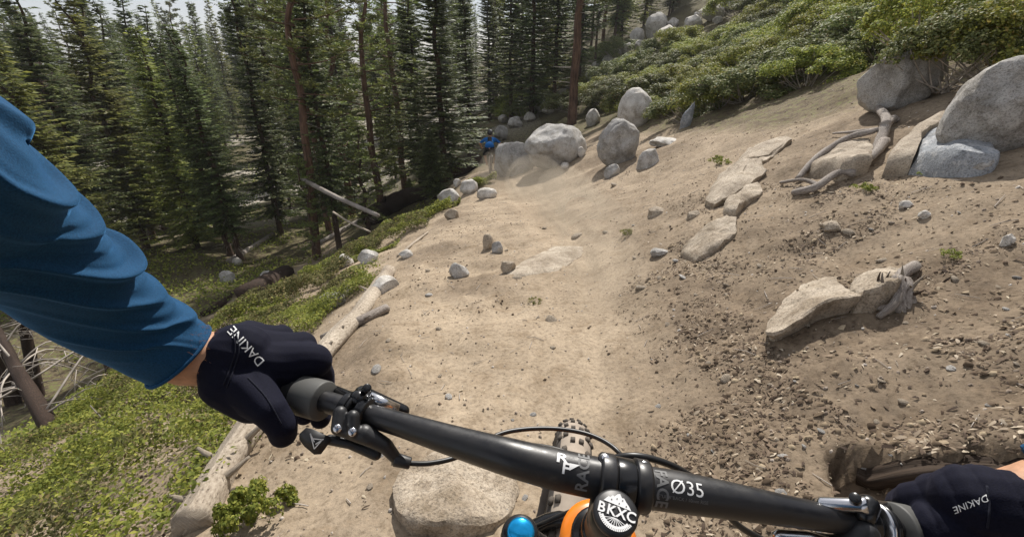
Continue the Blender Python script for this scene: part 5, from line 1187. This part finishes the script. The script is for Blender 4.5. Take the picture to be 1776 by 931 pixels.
for sg in (-1, 1):
    part('eye', tube('eye', catmull([np.array([sg * .032, .040 + dy, 1.722]) for dy in (0, .006, .010)], 3), np.linspace(.011, .004, 7), M_WHITEINK, 10), rider)
    part('ear', blob('ear', [(np.array([sg * .093, -.06, 1.73]), np.array([sg * .096, -.06, 1.70]), .014, .010)], .003, M_SKIN, 2), rider)
part('mouth', tube('mouth', [np.array([-.022, .044, 1.645]), np.array([0, .053, 1.643]), np.array([.022, .044, 1.645])], .004, M_SKIN, 8), rider)
hl = blob('helmet', [(np.array([0, -.08, 1.77]), np.array([0, -.0, 1.775]), .118, .112), (np.array([0, -.13, 1.74]), np.array([0, -.1, 1.72]), .1, .09), (np.array([-.05, .08, 1.79]), np.array([.05, .08, 1.79]), .022, .022), (np.array([-.04, .12, 1.80]), np.array([.04, .12, 1.80]), .012, .012)], .006, M_HELMET, 3)
part('helmet', hl, rider)
jc = [(HIP + np.array([-.07, 0, .06]), HIP + np.array([.07, 0, .06]), .135, .135), (HIP + np.array([0, 0, .05]), CH - np.array([0, 0, .05]), .14, .145), (CH + np.array([-.09, .0, 0]), CH + np.array([.09, .0, 0]), .122, .122)]
for S_, E_l in ((SHL, ELL), (SHR, ELR)): jc += [(CH + (S_ - CH) * .6, S_, .097, .076), (S_, S_ * .5 + E_l * .5, .074, .068)]
part('jersey', blob('jersey', jc, .009, M_JERSEY, 8), rider)
part('shorts', blob('shorts', [(HIP + np.array([-.07, 0, -.02]), HIP + np.array([.07, 0, -.02]), .128, .128)] + [(HIP + np.array([.09 * sg, 0, -.03]), KN[i], .108, .08) for i, sg in enumerate((-1, 1))], .009, M_SHORTS, 6), rider)
for i in range(2): part('shoe', blob('shoe', [(FT[i] + np.array([0, -.08, .0]), FT[i] + np.array([0, .15, -.008]), .046, .036), (FT[i] + np.array([0, -.07, .03]), FT[i] + np.array([0, -.02, .03]), .045, .042)], .006, M_BLKPL, 4), rider)
# sleeves with drawn-up folds
def sleeve(pts, seed, top_dir, amp=.0165, per=.047, cuff=True):
    P = catmull([np.array(p[:3]) for p in pts], 34); rr = np.interp(np.arange(len(P)) / 34, np.arange(len(pts)), [p[3] for p in pts])
    T = np.gradient(P, axis=0); n = 200
    def fn(L, s, a):
        x = np.cos(a - top_dir); Lc = L + .072 * (1 - x) + .006 * np.sin(a * 2 + seed); ph = Lc / per + .35 * mnoise.noise(Vector((L * 9, seed, 0)))
        ridge = ((1 + np.cos(2 * math.pi * (ph + .12 * np.sin(2 * math.pi * ph)))) / 2) ** 2.0
        am = .62 + .38 * np.sin(ph * 2.6 + np.sin(a + seed) * 1.6 + seed)
        fade = np.clip(.48 + .52 * x, .05, 1) * min(1, (1 - s) * 9 + .12) * (.10 + .90 * min(1, max(0, (s - .56) * 7)))
        fine = np.array([mnoise.noise(Vector((math.cos(q) * 2.2, math.sin(q) * 2.2, L * 38 + seed))) for q in a]) * .0004
        big = np.array([mnoise.noise(Vector((math.cos(q) * 1.1 + 5, math.sin(q) * 1.1, L * 14 + seed))) for q in a]) * .006
        fine = fine + .0022 * np.clip(x, 0, 1) * np.abs(np.sin(math.pi * (Lc / .021 + .5 * np.sin(a * 2 + L * 20)))) ** 3 * min(1, s)
        return 1 + (amp * ridge * am * fade - amp * .25 + fine + big * min(1, (1 - s) * 5)) / .05
    return P, rr, fn, n
LS = [(*SHL, .066), (*(SHL * .5 + ELL * .5), .057), (*ELL, .050), (*BT(-120, 306, .235), .047), (*BT(-30, 382, .268), .0445), (*BT(50, 445, .302), .0425), (*BT(150, 514, .352), .041), (*BT(235, 570, .392), .0390), (*BT(312, 617, .418), .0365)]
P, rr, fn, n = sleeve(LS, 2.0, R(42)); me = tube('sleeve', P, rr, M_JERSEY, n, caps=False, radfn=fn); part('sleeve', me, rider)
RS = [(*SHR, .075), (*(SHR * .5 + ELR * .5), .068), (*ELR, .062), (*BT(2030, 812, .29), .050), (*BT(1930, 832, .305), .043), (*BT(1852, 856, .316), .0355)]
P, rr, fn, n = sleeve(RS, 5.0, R(-42), per=.03); part('sleeve', tube('sleeve', P, rr, M_JERSEY, n, caps=False, radfn=fn), rider)
# hems and stitching
def hem(pts, k, r):
    C = [np.array(p[:3]) for p in pts][-2:]; d = nrm(C[1] - C[0]); c = C[1] - d * k
    u = nrm(np.cross(d, [0, 0, 1])); v = np.cross(d, u); return [c + (math.cos(a) * u + math.sin(a) * v) * r for a in np.linspace(0, 2 * math.pi, 41)]
part('cuff_hem', tube('cuff_hem', hem(LS, .001, .0350), .0016, M_JERSEY, 8), rider)
part('cuff_hem', tube('cuff_hem', hem(RS, .001, .0335), .0016, M_JERSEY, 8), rider)
# gloves: palm, four bent fingers, thumb under the bar
def glove(name, c, wrist_mat=M_GLOVE, par=rider):
    return part(name, blob(name, c, .0017, wrist_mat, 5), par)
palmL = [(BT(410, 610, .428), BT(425, 612, .430), .0272, .028), (BT(392, 644, .421), BT(410, 660, .42), .0245, .025),
         (BT(404, 606, .435), FINL[0][0], .026, .0165), (BT(404, 610, .435), FINL[1][0], .027, .0175), (BT(410, 618, .430), FINL[2][0], .028, .018), (BT(412, 630, .428), FINL[3][0], .028, .0175),
         (BT(396, 664, .418), BT(440, 690, .420), .0250, .0240), (BT(440, 640, .432), BT(500, 640, .444), .026, .020), (FINL[0][0], FINL[3][0], .0155, .0165), (BT(450, 600, .455), BT(510, 622, .45), .018, .018)]
fing = []
for (k, p1, p2, p3), r in zip(FINL, (.0100, .0108, .0114, .0112)): fing += [(k, p1, r * 1.3, r * 1.1), (p1, p2, r * 1.1, r), (p2, p3, r, r * .92)]
thumb = [(BT(432, 676, .414), BT(468, 712, .402), .0220, .0160), (BT(468, 712, .402), BT(489, 738, .404), .0155, .0138), (BT(489, 738, .404), BT(491, 752, .410), .0138, .0128)]
gl = glove('glove', palmL + fing + thumb, M_GLOVE)
gl['label'] = 'black and navy glove gripping the left end of the bar'
palmR = [(BT(1738, 884, .328), BT(1690, 878, .335), .029, .029), (BT(1690, 872, .338), BT(1592, 878, .366), .027, .0178), (BT(1690, 868, .342), BT(1628, 860, .378), .026, .0178), (BT(1698, 870, .345), BT(1662, 856, .386), .026, .0168), (BT(1710, 880, .345), BT(1694, 858, .39), .026, .016),
         (BT(1712, 905, .333), BT(1640, 925, .34), .026, .024)]
FR = [(BT(1592, 876, .366), BT(1566, 874, .39), BT(1552, 905, .405), BT(1562, 935, .395)), (BT(1628, 860, .378), BT(1606, 858, .405), BT(1592, 900, .42), BT(1602, 940, .405)), (BT(1662, 856, .386), BT(1644, 856, .413), BT(1634, 905, .425), BT(1644, 945, .41)), (BT(1694, 858, .39), BT(1680, 860, .413), BT(1674, 905, .425), BT(1684, 945, .415))]
fr = []
for (k, p1, p2, p3), r in zip(FR, (.0112, .0112, .0106, .0098)): fr += [(k, p1, r * 1.25, r * 1.1), (p1, p2, r * 1.1, r), (p2, p3, r, r * .92)]
thR = [(BT(1650, 925, .345), BT(1622, 950, .345), .021, .016), (BT(1622, 950, .345), BT(1600, 965, .35), .015, .013)]
gr = glove('glove', palmR + fr + thR, M_GLOVE)
# glove folds across the right back of hand
a = co_of(gr.data); base = np.array(rider.location); w = a + base
nr = np.zeros(len(a) * 3, np.float32); gr.data.vertices.foreach_get('normal', nr); nr = nr.reshape(-1, 3)
dd = nrm(BT(1710, 880, .345) - BT(1592, 878, .366)); q = (w @ dd); up_ = np.clip(nr[:, 2], 0, 1)
a += nr * (np.abs(np.sin(q * 190)) ** .6 * .0034 * up_)[:, None]; gr.data.vertices.foreach_set('co', a.astype(np.float32).ravel()); gr.data.update()
a = co_of(gl.data); w = a + base; nl = np.zeros(len(a) * 3, np.float32); gl.data.vertices.foreach_get('normal', nl); nl = nl.reshape(-1, 3)
dl = nrm(FINL[1][0] - WRL); q = w @ dl; a += nl * (np.sin(q * 150 + np.sin(w[:, 1] * 60) * 2) * .0014 * np.clip(nl[:, 2], 0, 1))[:, None]; gl.data.vertices.foreach_set('co', a.astype(np.float32).ravel()); gl.data.update()
def print_on(obj, me, p0, p1, updir_px, mat):
    """lay flat print on a glove along the line seen from p0 to p1"""
    a = co_of(obj.data) + base; F = [tuple(p.vertices) for p in obj.data.polygons]; bvh = BVHTree.FromPolygons([Vector(x) for x in a], F)
    bm = bmesh.new(); bm.from_mesh(me); bmesh.ops.triangulate(bm, faces=bm.faces[:]); cut_grid(bm, .002, (-.06, .06), (-.02, .02))
    xs = [v.co.x for v in bm.verts]; L = max(xs) - min(xs); mid = (np.array(p0) + np.array(p1)) / 2; dv = np.array(p1) - np.array(p0); ln = np.linalg.norm(dv); u = dv / ln; v_ = np.array([u[1], -u[0]]) * updir_px
    for v in bm.verts:
        q = mid + u * (v.co.x / L * ln) + v_ * (v.co.y / L * ln); r = Vector(ray(*q)).normalized(); hit = bvh.ray_cast(Vector((0, 0, CAMZ)), r)
        v.co = hit[0] + hit[1] * .0006 if hit[0] is not None else Vector((0, 0, CAMZ)) + r * .42
    out = bpy.data.meshes.new('lettering'); bm.to_mesh(out); bm.free(); out.materials.append(mat); return part('lettering', out, obj)
print_on(gl, text_mesh('DAKINE', .02), (454, 630), (401, 570), 1, M_WHITEINK)
print_on(gr, text_mesh('DAKINE', .02), (1712, 862), (1655, 884), 1, M_WHITEINK)

# ---- the other rider, far down the trail, seen from behind
gp_, tt = ground(851, 299)
ob = thing('bicycle', 'bicycle under the distant rider in blue', 'bicycle', (gp_.x, gp_.y, gp_.z)); oo = np.array(ob.location)
for yy, nm in ((-.55, 'rear_wheel'), (.62, 'front_wheel')): wheel(ob, oo + np.array([0, yy, .365 + Hs(gp_.x, gp_.y + yy) - gp_.z]), [1, 0, 0], .365, .032, nm, knobs=False, detail=40)
zf = Hs(gp_.x, gp_.y + .62) - gp_.z
for nm, a, b, r in [('down_tube', (0, .42, .80 + zf), (0, -.08, .36), .025), ('top_tube', (0, .40, .88 + zf), (0, -.22, .75), .018), ('seat_tube', (0, -.08, .36), (0, -.24, .85), .018), ('chainstay', (.05, -.08, .36), (.06, -.55, .40), .012), ('chainstay', (-.05, -.08, .36), (-.06, -.55, .40), .012), ('fork_leg', (.06, .44, .7 + zf), (.06, .62, .36 + zf), .018), ('fork_leg', (-.06, .44, .7 + zf), (-.06, .62, .36 + zf), .018), ('handlebar', (-.38, .42, 1.02 + zf), (.38, .42, 1.02 + zf), .014), ('seatpost', (0, -.24, .85), (0, -.26, .95), .014)]:
    cyl(nm, oo + np.array(a), oo + np.array(b), r, r, M_BLKMET, ob, 12)
part('saddle', blob('saddle', [(oo + np.array([0, -.1, .97]), oo + np.array([0, -.34, .97]), .025, .055)], .012, M_BLKPL, 3), ob)
op = thing('person', 'distant rider in a bright blue jersey riding away down the trail, seen from behind', 'person', (gp_.x, gp_.y, gp_.z))
A = lambda *p: oo + np.array(p)
HB_, CB_ = A(0, -.42, 1.10), A(0, .06, 1.30)
oc = [(HB_ + [-.07, 0, 0], HB_ + [.07, 0, 0], .12, .12), (HB_, CB_, .13, .14), (CB_ + [-.1, 0, 0], CB_ + [.1, 0, 0], .11, .11), (CB_, A(0, .22, 1.42), .07, .06), (A(0, .25, 1.54), A(0, .28, 1.50), .1, .09)]
for sg in (-1, 1):
    oc += [(CB_ + [.1 * sg, 0, .04], A(.21 * sg, .10, 1.32), .08, .06), (A(.21 * sg, .10, 1.32), A(.42 * sg, .14, 1.16), .055, .042), (A(.42 * sg, .14, 1.16), A(.36 * sg, .42, 1.05 + zf), .04, .03), (A(.36 * sg, .42, 1.05 + zf), A(.36 * sg, .47, 1.02 + zf), .034, .03)]
    ky = .12 if sg > 0 else .0; kz = .80 if sg > 0 else .76; fy = .1 * sg
    oc += [(HB_ + [.08 * sg, 0, -.03], A(.23 * sg, ky, kz), .10, .065), (A(.23 * sg, ky, kz), A(.14 * sg, fy - .1, .44), .06, .04), (A(.14 * sg, fy - .12, .40), A(.14 * sg, fy + .12, .38), .04, .04)]
part('body', blob('body', oc, .016, M_SKIN, 3), op)
M_BLUE2 = fabric('bright_blue_jersey', (.01, .10, .33))
part('jersey', blob('jersey', [(HB_ + [-.06, 0, .08], HB_ + [.06, 0, .08], .13, .13), (HB_ + [0, 0, .08], CB_, .14, .15), (CB_ + [-.1, 0, 0], CB_ + [.1, 0, 0], .125, .125)] + [(CB_ + [.1 * sg, 0, .04], A(.21 * sg, .10, 1.32), .09, .075) for sg in (-1, 1)] + [(A(.21 * sg, .10, 1.32), A(.38 * sg, .14, 1.2), .07, .055) for sg in (-1, 1)], .018, M_BLUE2, 3), op)
part('shorts', blob('shorts', [(HB_ + [-.07, 0, -.02], HB_ + [.07, 0, -.02], .13, .13)] + [(HB_ + [.08 * sg, 0, -.03], A(.23 * sg, .12 if sg > 0 else .0, .80 if sg > 0 else .76), .115, .085) for sg in (-1, 1)], .018, M_SHORTS, 3), op)
part('helmet', blob('helmet', [(A(0, .22, 1.58), A(0, .28, 1.59), .12, .11)], .015, M_HELMET, 2), op)
op.scale = ob.scale = (.86, .86, .86)
pk = blob('backpack', [(A(0, -.26, 1.30), A(0, -.1, 1.40), .09, .09), (A(-.05, -.28, 1.27), A(.05, -.28, 1.27), .08, .08)], .015, M_SHORTS, 3)
bp = solo('backpack', pk, 'dark backpack on the distant rider in blue', 'backpack'); bp.location = Vector(oo) + (bp.location - Vector(oo)) * .86; bp.scale = (.86, .86, .86)

# dust hanging over the trail behind the distant rider
M_DUST = bpy.data.materials.new('dust'); M_DUST.use_nodes = True; t = M_DUST.node_tree; t.nodes.clear()
vo = t.nodes.new('ShaderNodeVolumePrincipled'); vo.inputs['Color'].default_value = (.78, .68, .54, 1); vo.inputs['Density'].default_value = .17; vo.inputs['Anisotropy'].default_value = .3
t.links.new(vo.outputs[0], t.nodes.new('ShaderNodeOutputMaterial').inputs['Volume'])
mb = MB(); bm = bmesh.new(); bmesh.ops.create_icosphere(bm, subdivisions=3, radius=1); IV = np.array([v.co[:] for v in bm.verts]); IF = [tuple(v.index for v in f.verts) for f in bm.faces]; bm.free()
for (px, py, rx, ry, rz) in [(1045, 500, .4, 1.0, .30), (1030, 430, .45, 1.3, .36), (985, 372, .55, 1.6, .42), (930, 335, .8, 2.2, .5), (878, 306, .9, 2.6, .5)]:
    g_, t_ = gpt(px, py); mb.add(IV * [rx, ry, rz] + g_ + [0, 0, rz * .55], IF)
o = link('dust_cloud', mb.mesh('dust_cloud', M_DUST, True)); o['kind'] = 'stuff'; o['label'] = 'pale dust hanging over the ridden line behind the distant rider'

# short hair on the bare wrist
g = np.random.default_rng(4); a = co_of(body.data) + base; nb = np.zeros(len(a) * 3, np.float32); body.data.vertices.foreach_get('normal', nb); nb = nb.reshape(-1, 3)
ax_ = nrm(BT(400, 614, .43) - BT(312, 616, .418)); al = (a - BT(312, 616, .418)) @ ax_; sel = np.where((np.linalg.norm(a - BT(360, 618, .425), axis=1) < .055) & (al > .012))[0]; mb = MB()
for i in g.choice(sel, min(len(sel) * 2, 420)):
    p = a[i] + g.normal(0, .0015, 3); d = nrm(nb[i] * .7 + nrm(BT(420, 612, .43) - BT(320, 620, .42)) * .8 + g.normal(0, .25, 3)); L = g.uniform(.004, .009); mb.tube([p, p + d * L * .6, p + d * L + [0, 0, -.001]], [.00016, .00013, .00006], 3, caps=False)
q = part('arm_hair', mb.mesh('arm_hair', plain('ginger_hair', (.35, .16, .07), .5)), rider); q['kind'] = 'stuff'

def seam(pts, obj, r=.0007, mat=None):
    a = co_of(obj.data) + base; bv = BVHTree.FromPolygons([Vector(x) for x in a], [tuple(p.vertices) for p in obj.data.polygons]); P = []
    for q in catmull([np.array([x, y, 0.]) for x, y in pts], 8):
        h = bv.ray_cast(Vector((0, 0, CAMZ)), Vector(ray(q[0], q[1])).normalized())
        if h[0] is not None: P.append(np.array(h[0] + h[1] * .0003))
    if len(P) > 3: part('seam', tube('seam', P, r, mat or M_SEAM, 6), obj)
M_SEAM = fabric('glove_seam', (.014, .015, .024), .4)
for pts in [[(404, 575), (408, 610), (388, 668)], [(410, 577), (414, 612), (394, 672)], [(430, 655), (462, 690), (488, 735)]]: seam(pts, gl)
for pts in [[(1712, 842), (1716, 880), (1712, 915)]]: seam(pts, gr)

# thin haze volume, added to lift the darks of the forest
hz = bpy.data.materials.new('air'); hz.use_nodes = True; t = hz.node_tree; t.nodes.clear()
vo = t.nodes.new('ShaderNodeVolumePrincipled'); vo.inputs['Color'].default_value = (.86, .88, .9, 1); vo.inputs['Density'].default_value = .0006
t.links.new(vo.outputs[0], t.nodes.new('ShaderNodeOutputMaterial').inputs['Volume'])
mb = MB(); zc = co_of(bpy.data.objects['ground'].data)[:, 2]; z0, z1 = float(zc.min()) - 1, float(zc.max()) + 24
mb.box((0, 230, (z0 + z1) / 2), (846, 586, z1 - z0)); o = link('haze', mb.mesh('haze', hz)); o['kind'] = 'stuff'; o['label'] = 'thin pale haze added to lift the forest darks'
for m_ in bpy.data.meshes: m_.calc_loop_triangles()
print('TRIS', sum(len(m_.loop_triangles) for m_ in bpy.data.meshes if m_.users), z0, z1)
